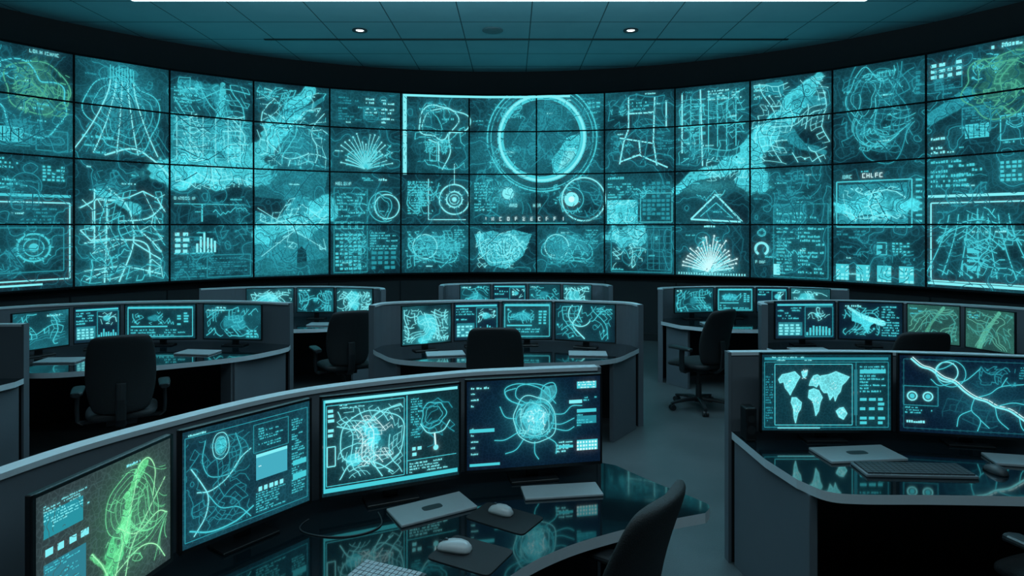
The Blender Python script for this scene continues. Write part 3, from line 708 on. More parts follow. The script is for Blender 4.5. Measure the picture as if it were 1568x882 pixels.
# ------------------------------------------------------------------ consoles
DZ = 0.74
def console(part, ptop, desk, panels, low_shade=True):
    e = empty('control_console', (0, 0, 0))
    pc = [tuple(p) for p in catmull(part, 8)]
    wallstrip('partition_lower_shade', pc, 0, .70, .045, M_dark if low_shade else M_part, e)  # lower band coloured dark to paint in the shade under the desk
    wallstrip('partition', pc, .70, ptop-.018, .045, M_part, e)
    n = len(pc); off = []
    for i, (x, y) in enumerate(pc):
        a = Vector(pc[max(0, i-1)]); b = Vector(pc[min(n-1, i+1)]); d = (b-a).normalized(); off.append((x+d.y*.006, y-d.x*.006))
    wallstrip('partition_cap', off, ptop-.018, ptop, .057, M_trim, e)
    for i0, i1 in ((0, 1), (-1, -2)):
        a = Vector(pc[i0]); d = (a-Vector(pc[i1])).normalized(); dd = (Vector(pc[i1])-a) if i0 == 0 else (a-Vector(pc[i1]))
        dd.normalize(); nn = Vector((-dd.y, dd.x)); c = a+nn*.0225+d*.008
        m = MB(); m.box((0, 0, ptop/2), (.018, .057, ptop-.002), 0, Matrix.Translation((c.x, c.y, 0)) @ Matrix.Rotation(math.atan2(d.y, d.x), 4, 'Z')); m.obj('partition_end', [M_part], e)
    me = bpy.data.meshes.new('desktop'); bm = bmesh.new()
    vs = [bm.verts.new((p[0], p[1], DZ)) for p in desk]; f = bm.faces.new(vs)
    bm.normal_update()
    if f.normal.z < 0: f.normal_flip()
    f.material_index = 0
    r = bmesh.ops.inset_region(bm, faces=[f], thickness=.016, depth=0)
    for q in r['faces']: q.material_index = 1
    edges = [ed for ed in bm.edges if ed.is_boundary]
    ex = bmesh.ops.extrude_edge_only(bm, edges=edges)
    nv = [g for g in ex['geom'] if isinstance(g, bmesh.types.BMVert)]
    for v in nv: v.co.z -= .042
    for g in ex['geom']:
        if isinstance(g, bmesh.types.BMFace): g.material_index = 1
    be = [ed for ed in bm.edges if ed.is_boundary]
    cf = bmesh.ops.contextual_create(bm, geom=be)
    for q in cf['faces']: q.material_index = 2
    bmesh.ops.recalc_face_normals(bm, faces=bm.faces)
    bm.to_mesh(me); bm.free()
    for m_ in (M_desk, M_trim, M_dark): me.materials.append(m_)
    o = bpy.data.objects.new('desktop', me); COL.objects.link(o); o.parent = e
    for (a, b) in panels:
        a = Vector(a); b = Vector(b); d = b-a; c = (a+b)/2
        m = MB(); m.box((0, 0, (DZ-.042)/2), (d.length, .04, DZ-.042), 0, Matrix.Translation((c.x, c.y, 0)) @ Matrix.Rotation(math.atan2(d.y, d.x), 4, 'Z')); m.obj('end_panel', [M_part], e, bevel=.004)
    return e
def sm(pts, n=6): return [tuple(p) for p in catmull(pts, n)]

partA = [(-1.5, .8), (-1.5, 1.4), (-1.42, 1.83), (-1.25, 2.19), (-.88, 2.66), (-.3, 2.97), (.1, 3.07), (.42, 3.12)]
deskA = sm([(-1.49, .8), (-1.49, 1.4), (-1.41, 1.82), (-1.24, 2.18), (-.87, 2.65), (-.3, 2.96), (.1, 3.06), (.44, 3.10)])+\
    sm([(.50, 3.07), (.64, 2.87), (.79, 2.68), (.815, 2.62), (.78, 2.56)], 5)+sm([(.6, 2.495), (.385, 2.40), (.178, 2.278), (.01, 2.12), (-.16, 1.86), (-.28, 1.5), (-.3, .8)])
console(partA, 1.205, deskA, [((.44, 3.04), (.60, 2.66)), ((-1.42, .84), (-.38, .84))])
partD = [(1.235, 3.58), (1.8, 3.60), (2.3, 3.56), (2.8, 3.46), (3.4, 3.22)]
deskD = sm([(1.235, 3.57), (1.8, 3.59), (2.3, 3.55), (2.8, 3.45), (3.4, 3.21)])+[(3.3, 2.5)]+sm([(2.9, 2.62), (2.5, 2.69), (2.18, 2.715), (1.8, 2.73), (1.5, 2.735), (1.37, 2.77), (1.30, 2.9)])+[(1.255, 3.15)]
console(partD, 1.185, deskD, [((1.262, 3.55), (1.345, 2.83)), ((3.33, 3.15), (3.27, 2.6))])
partB = [(-4.95, 5.6), (-4.5, 6.0), (-3.9, 6.25), (-3.2, 6.35), (-2.7, 6.32), (-2.17, 6.17)]
deskB = sm([(-4.94, 5.59), (-4.5, 5.99), (-3.9, 6.24), (-3.2, 6.34), (-2.7, 6.31), (-2.15, 6.16)])+sm([(-2.13, 6.05), (-2.2, 5.88), (-2.42, 5.58), (-2.9, 5.28), (-3.4, 5.06), (-3.75, 4.98), (-4.4, 5.05), (-4.9, 5.3)])
console(partB, 1.145, deskB, [((-2.46, 5.6), (-2.18, 6.08)), ((-2.46, 5.6), (-2.62, 5.75))])
partBL = [(-5.2, 4.72), (-4.6, 4.80), (-3.72, 4.82)]
deskBL = [(-5.2, 4.71), (-4.6, 4.79), (-3.7, 4.81), (-3.68, 4.7), (-3.78, 4.3), (-4.3, 4.0), (-5.2, 3.95)]
console(partBL, 1.15, deskBL, [((-3.72, 4.77), (-3.83, 4.3)), ((-5.15, 4.6), (-5.15, 4.05))])
partC = [(-1.29, 5.95), (-1.18, 6.18), (-.6, 6.33), (0, 6.38), (.6, 6.33), (1.08, 6.2), (1.19, 6.0)]
deskC = sm([(-1.30, 5.94), (-1.19, 6.17), (-.6, 6.32), (0, 6.37), (.6, 6.32), (1.08, 6.19), (1.20, 5.99)])+sm([(1.12, 5.85), (.85, 5.5), (.3, 5.36), (-.4, 5.36), (-.97, 5.48), (-1.24, 5.82)])
console(partC, 1.15, deskC, [((-1.27, 5.9), (-.99, 5.54)), ((.87, 5.56), (1.14, 5.93))])
partE = [(-3.8, 7.75), (-3.3, 8.0), (-2.4, 8.08), (-1.72, 7.92), (-1.58, 7.68)]
deskE = sm([(-3.79, 7.74), (-3.3, 7.99), (-2.4, 8.07), (-1.72, 7.91), (-1.57, 7.67)])+sm([(-1.68, 7.45), (-2.2, 7.12), (-3.0, 7.1), (-3.6, 7.3)])
console(partE, 1.125, deskE, [((-1.62, 7.65), (-1.85, 7.35)), ((-3.75, 7.7), (-3.55, 7.36))])
partF = [(-.87, 8.0), (-.78, 8.25), (0, 8.42), (.5, 8.42), (1.1, 8.25), (1.22, 8.0)]
deskF = sm([(-.88, 7.99), (-.79, 8.24), (0, 8.41), (.5, 8.41), (1.1, 8.24), (1.23, 7.99)])+sm([(1.1, 7.75), (.6, 7.45), (-.3, 7.45), (-.8, 7.75)])
console(partF, 1.14, deskF, [((-.84, 7.95), (-.7, 7.75)), ((1.18, 7.95), (1.0, 7.75))])
partG = [(1.82, 7.68), (1.94, 7.93), (2.7, 8.08), (3.5, 8.0), (4.07, 7.7)]
deskG = sm([(1.80, 7.67), (1.93, 7.92), (2.7, 8.07), (3.5, 7.99), (4.07, 7.69)])+sm([(3.9, 7.35), (3.3, 7.1), (2.4, 7.1), (1.95, 7.35)])
console(partG, 1.125, deskG, [((1.87, 7.64), (2.05, 7.36)), ((4.0, 7.65), (3.85, 7.4))])
partH = [(2.42, 6.02), (2.53, 6.27), (3.2, 6.36), (3.9, 6.2), (4.6, 5.8), (5.05, 5.2)]
deskH = sm([(2.41, 6.01), (2.52, 6.26), (3.2, 6.35), (3.9, 6.19), (4.6, 5.79), (5.04, 5.19)])+sm([(4.9, 4.9), (4.4, 4.75), (3.8, 5.0), (3.3, 5.25), (2.75, 5.5), (2.46, 5.82)])
console(partH, 1.15, deskH, [((2.46, 5.98), (2.72, 5.58)), ((4.95, 5.15), (4.85, 4.95))])

# ------------------------------------------------------------------ monitors
def world(c, r):
    conts = [[(.03, .80), (.08, .88), (.16, .90), (.25, .93), (.32, .84), (.28, .76), (.25, .68), (.21, .60), (.19, .54), (.16, .60), (.12, .66), (.10, .76), (.05, .74)],
             [(.21, .50), (.27, .50), (.34, .42), (.33, .32), (.29, .24), (.26, .08), (.24, .16), (.23, .32), (.20, .42)],
             [(.34, .93), (.42, .95), (.41, .87), (.37, .82), (.35, .87)],
             [(.44, .70), (.46, .78), (.50, .86), (.55, .88), (.60, .84), (.58, .74), (.54, .67), (.50, .70)],
             [(.44, .62), (.50, .65), (.57, .62), (.62, .50), (.59, .42), (.57, .28), (.53, .20), (.51, .34), (.49, .44), (.43, .50)],
             [(.58, .72), (.60, .86), (.70, .88), (.80, .93), (.90, .88), (.98, .84), (.93, .76), (.88, .70), (.86, .60), (.82, .54), (.79, .44), (.77, .54), (.72, .46), (.69, .58), (.64, .58), (.60, .64)],
             [(.80, .28), (.85, .33), (.90, .34), (.95, .24), (.90, .14), (.84, .18)]]
    for q in conts:
        pq = [(r[0]+(r[2]-r[0])*x, r[1]+(r[3]-r[1])*y) for x, y in q]
        c.poly(pq, (.16, .72, .78), .98); c.line(pq+[pq[0]], c.lw*.9, PALE)
    for _ in range(60):
        q = rnd.choice(conts); x = sum(p[0] for p in q)/len(q)+rnd.uniform(-.04, .04); y = sum(p[1] for p in q)/len(q)+rnd.uniform(-.07, .07)
        c.disc(r[0]+(r[2]-r[0])*x, r[1]+(r[3]-r[1])*y, c.lw*.7, WHI, 6)

def content(c, style):
    W, H, k = c.W, c.H, c.lw
    X = lambda a: a*W
    Y = lambda b: (1-b)*H
    Rr = lambda a0, b0, a1, b1: (a0*W, (1-b1)*H, a1*W, (1-b0)*H)
    th = 2.6*k
    full = Rr(.03, .05, .97, .96)
    def sp(pts, w, col): c.line([(q.x, q.y) for q in catmull([(X(a), Y(b)) for a, b in pts], 7)], w, col)
    if style == 'green':
        c.img[:] = (.030, .052, .058); c.contours(full, (.4, .55), (.05, .11, .11), .8, 2); c.glow(X(.65), Y(.5), W*.25, H*.35, (.05, .3, .12), .5)
        c.blob(X(.50), Y(.74), W*.13, H*.22, (.10, .62, .26), .95); c.band([(X(.36), Y(.60)), (X(.48), Y(.78)), (X(.60), Y(.62)), (X(.64), Y(.3)), (X(.76), Y(.12))], .010, .022, (.14, .72, .30), .9)
        c.loops(X(.68), Y(.42), W*.2, H*.3, 4, GRB, .8, .22); c.curves(Rr(.4, .05, .97, .95), 42, GRB, .9); c.streets(Rr(.45, .25, .85, .85), 60, GRB, .7)
        for q in ([(.52, .9), (.6, .6), (.68, .3), (.72, .12), (.8, .08), (.86, .2), (.84, .4)], [(.6, .95), (.66, .7), (.8, .5), (.95, .3)], [(.5, .85), (.72, .75), (.86, .8), (.95, .95)], [(.55, .5), (.7, .62), (.88, .55), (.97, .6)], [(.36, .58), (.44, .72), (.5, .9)]): sp(q, k*1.6, (.35, .95, .5))
        c.rect(*Rr(.05, .13, .30, .30), MID); c.para(Rr(.05, .08, .35, .3), th, PALE); c.tiles(Rr(.06, .34, .36, .42), 4, 1, PALE)
        c.rect(*Rr(.05, .47, .32, .72), (.03, .22, .29)); c.para(Rr(.06, .48, .32, .95), th, BRI)
        c.text(X(.62), Y(.08), th*1.4, 9, PALE)
    elif style == 'plan':
        c.img[:] = (.006, .032, .052); c.haze(MID, .2)
        c.contours(Rr(.03, .1, .5, .93), (.42, .56), MID, .7, 2)
        c.box(*Rr(.02, .06, .98, .95), k*1.2, MID); c.text(X(.03), Y(.05), th, 12, PALE)
        c.blob(X(.27), Y(.2), W*.05, H*.10, BRI, .9, .2); c.loops(X(.27), Y(.2), W*.06, H*.12, 2, PALE, .8, .05)
        sp([(.16, .12), (.14, .3), (.2, .45), (.36, .46), (.42, .3), (.38, .12)], k, BRI)
        sp([(.06, .33), (.14, .5), (.18, .62), (.16, .78), (.08, .92)], k*1.5, PALE); sp([(.1, .55), (.2, .57), (.32, .5), (.42, .36), (.5, .3)], k*1.5, PALE); sp([(.18, .6), (.27, .75), (.4, .8), (.5, .93)], k*1.2, BRI)
        c.streets(Rr(.05, .12, .5, .9), 60, MID, .8); sp([(.05, .86), (.2, .93), (.38, .92), (.52, .84)], k*2, BRI)
        c.rect(*Rr(.54, .40, .80, .62), (.06, .42, .54)); c.rect(*Rr(.54, .38, .80, .41), PALE); c.text(X(.56), Y(.5), th, 9, WHI); c.para(Rr(.56, .14, .78, .34), th, BRI); c.box(*Rr(.52, .1, .81, .36), k, MID)
        c.para(Rr(.84, .14, .97, .9), th, BRI); c.para(Rr(.54, .74, .8, .93), th, BRI); c.tiles(Rr(.56, .66, .78, .73), 5, 1, PALE); c.rect(*Rr(.85, .68, .97, .74), BRI); c.rect(*Rr(.85, .55, .97, .60), BRI)
    elif style == 'circuit':
        c.img[:] = (.005, .028, .038)
        c.rect(*Rr(.01, .02, .99, .05), PALE); c.rect(*Rr(.01, .92, .99, .965), BRI); c.rect(*Rr(.01, .02, .022, .96), BRI); c.box(*Rr(.03, .08, .58, .9), k, BRI)
        c.blob(X(.36), Y(.46), W*.12, H*.20, BRI, .9, 1.6); c.blob(X(.22), Y(.66), W*.06, H*.08, BRI, .8); c.glow(X(.36), Y(.46), W*.2, H*.3, MID, .5)
        c.streets(Rr(.10, .12, .57, .88), 90, PALE, .8); c.streets(Rr(.2, .22, .5, .75), 60, WHI, .7); c.loops(X(.36), Y(.46), W*.2, H*.33, 1, PALE, 1.1, .25)
        sp([(.12, .85), (.2, .7), (.36, .72), (.5, .85)], k*1.5, PALE); sp([(.1, .3), (.25, .35), (.4, .2), (.56, .15)], k*1.5, PALE); sp([(.36, .5), (.36, .72), (.42, .88)], k*1.5, PALE)
        c.tiles(Rr(.04, .1, .1, .4), 1, 6, PALE); c.box(*Rr(.035, .5, .09, .7), k*1.5, PALE); c.para(Rr(.12, .08, .3, .14), th, PALE)
        c.line([(X(.6), Y(.06)), (X(.6), Y(.9))], k*1.4, BRI); c.line([(X(.6), Y(.76)), (X(.98), Y(.76))], k, BRI); c.loops(X(.8), Y(.3), W*.09, H*.14, 2, BRI, 1, .25); c.streets(Rr(.65, .12, .97, .7), 24, MID)
        sp([(.7, .38), (.75, .48), (.81, .5), (.88, .48), (.93, .38)], k*1.5, PALE); c.line([(X(.81), Y(.5)), (X(.82), Y(.68))], k*2.5, WHI); c.disc(X(.82), Y(.66), k*4, PALE)
        c.para(Rr(.63, .1, .72, .55), th, BRI); c.para(Rr(.62, .79, .98, .9), th*1.1, PALE); c.tiles(Rr(.64, .6, .72, .72), 2, 2, PALE)
    elif style == 'sphere':
        c.img[:] = NAVY; c.glow(X(.5), Y(.45), W*.3, H*.35, DIM, .45)
        c.blob(X(.5), Y(.47), W*.12, H*.21, (.06, .44, .52), .95, .3); c.glow(X(.5), Y(.47), W*.13, H*.18, BRI, .25)
        for i in range(7):
            t = i/7*math.pi; pts = []
            for j in range(41):
                q = 2*math.pi*j/40; x, y = math.cos(q), math.sin(q)*abs(math.cos(t))*.9
                pts.append((X(.5)+W*.145*(x*math.cos(t)-y*math.sin(t)), Y(.47)+H*.235*(x*math.sin(t)+y*math.cos(t))))
            c.line(pts, k*.6, BRI)
        c.streets(Rr(.38, .28, .62, .66), 110, PALE, .75); c.streets(Rr(.42, .34, .58, .60), 60, WHI, .6); c.loops(X(.5), Y(.47), W*.165, H*.26, 2, PALE, .9, .14)
        for q in ([(.44, .28), (.36, .2), (.38, .08), (.5, .06), (.6, .12), (.62, .25)], [(.40, .3), (.30, .22), (.28, .1), (.38, .05), (.52, .1), (.6, .2), (.66, .3)], [(.58, .3), (.66, .18), (.64, .06), (.56, .1), (.54, .28)], [(.42, .3), (.32, .24), (.28, .14), (.36, .1)], [(.36, .45), (.28, .42), (.24, .3)], [(.38, .6), (.28, .68), (.2, .68)], [(.42, .68), (.36, .8), (.28, .84)], [(.5, .72), (.5, .85), (.53, .93)], [(.58, .67), (.66, .76), (.66, .88)], [(.63, .58), (.74, .62), (.8, .58)], [(.64, .42), (.72, .42), (.78, .34), (.86, .34)], [(.62, .52), (.7, .54), (.8, .48)]): sp(q, k*1.2, BRI)
        c.poly([(X(.52), Y(.22)), (X(.58), Y(.1)), (X(.66), Y(.08)), (X(.66), Y(.22)), (X(.6), Y(.32))], (.05, .36, .42), .8)
        c.text(X(.03), Y(.09), th*1.2, 10, PALE)
        for b in (.15, .22, .29, .55, .62, .69, .76, .83): c.text(X(.03), Y(b), th, rnd.choice([2, 3, 5]), PALE)
        c.rect(*Rr(.02, .54, .2, .58), BRI); c.rect(*Rr(.02, .93, .24, .96), BRI)
        c.rect(*Rr(.82, .06, .97, .14), BRI); c.rect(*Rr(.76, .27, .86, .31), PALE); c.para(Rr(.87, .24, .98, .34), th, BRI); c.rect(*Rr(.82, .38, .97, .42), BRI); c.rect(*Rr(.82, .46, .97, .55), MID)
        c.para(Rr(.83, .06, .97, .16), th, WHI); c.para(Rr(.82, .44, .97, .58), th, BRI); c.para(Rr(.66, .74, .82, .9), th*1.2, PALE); c.rect(*Rr(.82, .74, .98, .86), BRI); c.tiles(Rr(.82, .74, .98, .86), 7, 3, WHI)
        c.rect(*Rr(.68, .79, .79, .82), BRI)
    elif style == 'world':
        c.img[:] = (.004, .030, .044); c.haze(MID, .12); c.rect(*Rr(.02, .04, .98, .075), MID); c.para(Rr(.08, .03, .6, .09), th, PALE)
        world(c, Rr(.11, .17, .69, .97)); c.box(*Rr(.10, .13, .70, .93), k, BRI); c.box(*Rr(.02, .1, .98, .96), k, MID)
        c.para(Rr(.03, .15, .09, .9), th, MID); c.para(Rr(.76, .15, .97, .5), th*1.2, BRI); c.tiles(Rr(.76, .55, .97, .92), 3, 6, BRI); c.rect(*Rr(.76, .2, .96, .25), BRI); c.rect(*Rr(.12, .955, .45, .975), PALE)
        c.line([(X(.73), Y(.1)), (X(.73), Y(.94))], k, MID); c.rect(*Rr(.715, .2, .74, .8), (.02, .2, .25))
    elif style == 'delta':
        c.img[:] = NAVY; c.glow(X(.6), Y(.55), W*.3, H*.3, DIM, .5); c.streets(Rr(.3, .3, .97, .95), 60, DIM, .8); c.streets(Rr(.55, .1, .8, .35), 30, MID, .8)
        pr = [(.08, .04), (.15, .14), (.22, .18), (.30, .28), (.38, .33), (.45, .44), (.52, .52), (.6, .56), (.66, .62), (.75, .66), (.82, .74), (.9, .84), (.99, .93)]
        sp(pr, k*2.6, PALE); sp([(a+.012, b-.02) for a, b in pr], k*1.2, WHI)
        for q in ([(.22, .18), (.3, .16), (.38, .08)], [(.38, .33), (.28, .38), (.22, .3)], [(.52, .52), (.5, .68), (.56, .8), (.54, .95)], [(.52, .52), (.62, .46), (.7, .36), (.85, .32)], [(.66, .62), (.68, .78), (.75, .9)], [(.66, .62), (.78, .56), (.9, .58), (.98, .5)], [(.82, .74), (.84, .88), (.9, .96)], [(.38, .33), (.46, .3), (.56, .14)], [(.5, .68), (.42, .76), (.4, .9)], [(.56, .8), (.62, .9)], [(.7, .36), (.74, .24)]): sp(q, k*1.1, BRI)
        c.arc(X(.33), Y(.2), H*.13, k*1.5, PALE); c.arc(X(.36), Y(.22), H*.17, k, BRI); c.arc(X(.09), Y(.53), H*.055, k*2, PALE); c.arc(X(.2), Y(.53), H*.055, k*2, PALE); c.disc(X(.09), Y(.53), H*.03, BRI); c.disc(X(.2), Y(.53), H*.03, BRI)
        c.box(*Rr(.03, .05, .97, .95), k, DIM); c.box(*Rr(.03, .4, .27, .65), k, MID); c.text(X(.05), Y(.88), th*1.4, 9, PALE); c.para(Rr(.04, .67, .25, .78), th, BRI); c.para(Rr(.82, .1, .95, .28), th, MID); c.tiles(Rr(.88, .05, .97, .5), 2, 6, BRI)
    elif style == 'map':
        c.haze(MID, .45); c.blob(X(.5), Y(.5), W*.2, H*.28, MID, .8); c.streets(full, 60, BRI, .8); c.contours(full, (.45, .6), MID, .7, 2); c.para(Rr(.05, .06, .4, .2), th, PALE); c.tiles(Rr(.75, .7, .95, .95), 3, 3, BRI)
    elif style == 'bright':
        c.haze(BRI, .5); c.blob(X(.45), Y(.45), W*.3, H*.36, BRI, .8); c.streets(full, 55, PALE, .8); c.contours(full, (.4, .5, .6), PALE, .7, 2); c.para(Rr(.7, .6, .96, .95), th, PALE)
    elif style == 'dash':
        c.img[:] = (.004, .020, .040); c.rect(*Rr(.03, .05, .97, .1), BRI); c.para(Rr(.04, .14, .45, .5), th, BRI); c.poly([(X(.05), Y(.55)), (X(.45), Y(.55)), (X(.45), Y(.92)), (X(.05), Y(.92))], MID, .8)
        c.blob(X(.7), Y(.35), W*.12, H*.13, BRI, .9); c.bars(Rr(.52, .6, .95, .92), 8, BRI); c.box(*Rr(.5, .13, .97, .95), k, MID); c.tiles(Rr(.06, .58, .44, .9), 4, 4, PALE); c.streets(Rr(.52, .14, .95, .55), 20, PALE, .7)
    elif style == 'window':
        c.haze(MID, .4); c.box(*Rr(.04, .06, .96, .94), k*1.1, BRI); c.rect(*Rr(.04, .06, .96, .11), BRI); c.blob(X(.4), Y(.4), W*.18, H*.13, MID, .9); c.streets(Rr(.08, .18, .7, .6), 40, BRI, .7); c.rect(*Rr(.08, .62, .6, .66), BRI); c.para(Rr(.08, .72, .9, .92), th, BRI); c.tiles(Rr(.74, .2, .93, .6), 2, 5, BRI)
    elif style == 'river':
        c.img[:] = (.004, .016, .028); c.haze(MID, .2); c.arc(X(.42), Y(.3), H*.32, k*1.3, PALE, 130, 330); sp([(.45, .05), (.38, .35), (.3, .6), (.5, .95)], k*1.8, PALE); c.streets(full, 50, BRI, .7); c.contours(full, (.5,), MID, .7, 2); c.para(Rr(.7, .1, .95, .3), th, BRI)
    elif style == 'africa':
        c.img[:] = (.003, .012, .026); c.poly([(X(.2), Y(.2)), (X(.45), Y(.35)), (X(.62), Y(.5)), (X(.5), Y(.62)), (X(.46), Y(.85)), (X(.36), Y(.6)), (X(.2), Y(.5))], BRI, .9); c.streets(Rr(.05, .1, .65, .9), 50, BRI, .7)
        c.band([(X(.15), Y(.15)), (X(.4), Y(.4)), (X(.7), Y(.55))], .012, .02, PALE, .8, 1.2); c.para(Rr(.68, .08, .97, .9), th, BRI); c.text(X(.1), Y(.12), th*1.2, 8, PALE)
    elif style == 'greenmap':
        c.img[:] = (.016, .060, .060); c.haze(GRN, .25); c.band([(X(.7), Y(.05)), (X(.45), Y(.5)), (X(.3), Y(.95))], .012, .028, (.09, .42, .30), .8); c.contours(full, (.4, .5, .6), (.12, .5, .38), .7, 2); c.streets(full, 40, (.06, .36, .32), .8); c.para(Rr(.05, .08, .3, .3), th, BRI)
    elif style == 'netgrid':
        c.img[:] = (.005, .034, .048); c.haze(MID, .6); c.contours(full, (.4, .5, .6), MID, .7, 2); c.streets(full, 40, BRI, .8); c.text(X(.6), Y(.15), th, 8, PALE)

def monitor(p0, p1, z0, z1, style):
    p0 = Vector(p0); p1 = Vector(p1); d = p1-p0; w = d.length-.006; mid = (p0+p1)/2; h = z1-z0
    ang = math.atan2(d.y, d.x); zb = z0-DZ
    e = empty('computer_monitor', (mid.x, mid.y, DZ), ang)
    dist = mid.y; bz = .009
    lw = dist/972.0*1.05
    W, H = w-2*bz, h-2*bz-.004
    nx = int(max(60, min(210, W/(lw*.9)))); ny = int(nx*H/W)
    c = Canvas(W, H, lw, nx, ny, BG); content(c, style)
    mb = MB()
    def fm(u, v, off):
        u = np.asarray(u, float); return np.stack([u-W/2, np.zeros_like(u)-.0015-off*.5, np.asarray(v, float)+zb+bz+.004], -1)
    c.emit(mb, fm, 0, 1, .32, .17)
    mb.obj('screen', [M_base_mon, M_stroke], e, usecol=True)
    m = MB(); m.box((0, .011, zb+h/2), (w, .022, h)); m.obj('bezel', [M_bezel], e, bevel=.004)
    m = MB()
    m.box((0, -.002, zb+bz/2+.002), (w, .006, bz+.004)); m.box((0, -.002, zb+h-bz/2), (w, .006, bz))
    m.box((-w/2+bz/2, -.002, zb+h/2), (bz, .006, h)); m.box((w/2-bz/2, -.002, zb+h/2), (bz, .006, h))
    m.obj('bezel_frame', [M_bezel], e)
    m = MB(); m.box((0, .034, zb+h*.5), (w*.55, .024, h*.55)); m.obj('rear_housing', [M_bezel], e, bevel=.008)
    m = MB(); m.box((0, .058, (zb+h*.5)/2+.006), (.06, .024, zb+h*.5)); m.obj('stand_neck', [M_bezel], e, bevel=.004)
    m = MB(); m.box((0, .045, .006), (.22, .12, .011)); m.obj('stand_base', [M_bezel], e, bevel=.004)

ZT, ZB = 1.216, .80
monitor((-1.215, 1.60), (-1.115, 2.085), ZB, ZT, 'green')
monitor((-1.11, 2.11), (-.795, 2.52), ZB, ZT, 'plan')
monitor((-.77, 2.53), (-.222, 2.775), ZB, ZT, 'circuit')
monitor((-.212, 2.81), (.418, 2.935), ZB, ZT, 'sphere')
monitor((1.326, 3.40), (2.04, 3.40), .79, 1.218, 'world')
monitor((2.055, 3.39), (2.75, 3.25), .79, 1.218, 'delta')
for a, b, s in (((-4.28, 5.42), (-4.04, 5.80), 'netgrid'), ((-4.04, 5.84), (-3.72, 6.04), 'dash'), ((-3.71, 6.07), (-3.04, 6.12), 'window'), ((-2.98, 6.12), (-2.38, 6.05), 'map')):
    monitor(a, b, .80, 1.145, s)
for a, b, s in (((-1.005, 5.74), (-.565, 5.96), 'bright'), ((-.555, 6.0), (-.12, 6.08), 'dash'), ((-.10, 6.10), (.39, 6.10), 'window'), ((.405, 6.08), (.965, 5.88), 'river')):
    monitor(a, b, .80, 1.17, s)
for a, b, s in (((-3.24, 7.72), (-2.68, 7.82), 'bright'), ((-2.66, 7.83), (-2.19, 7.83), 'map'), ((-2.17, 7.82), (-1.68, 7.68), 'bright')):
    monitor(a, b, .82, 1.135, s)
for a, b, s in (((-.67, 8.08), (-.27, 8.16), 'map'), ((-.25, 8.17), (.19, 8.2), 'dash'), ((.21, 8.2), (.63, 8.17), 'map'), ((.65, 8.16), (1.02, 8.08), 'bright')):
    monitor(a, b, .81, 1.145, s)
for a, b, s in (((1.98, 7.76), (2.50, 7.86), 'map'), ((2.53, 7.87), (3.0, 7.87), 'window'), ((3.02, 7.86), (3.4, 7.82), 'dash'), ((3.42, 7.81), (3.85, 7.66), 'bright')):
    monitor(a, b, .82, 1.135, s)
for a, b, s in (((2.52, 6.10), (3.12, 6.12), 'dash'), ((3.14, 6.12), (3.69, 5.98), 'africa'), ((3.70, 5.96), (4.06, 5.74), 'greenmap'), ((4.07, 5.71), (4.24, 5.34), 'greenmap')):
    monitor(a, b, .80, 1.17, s)

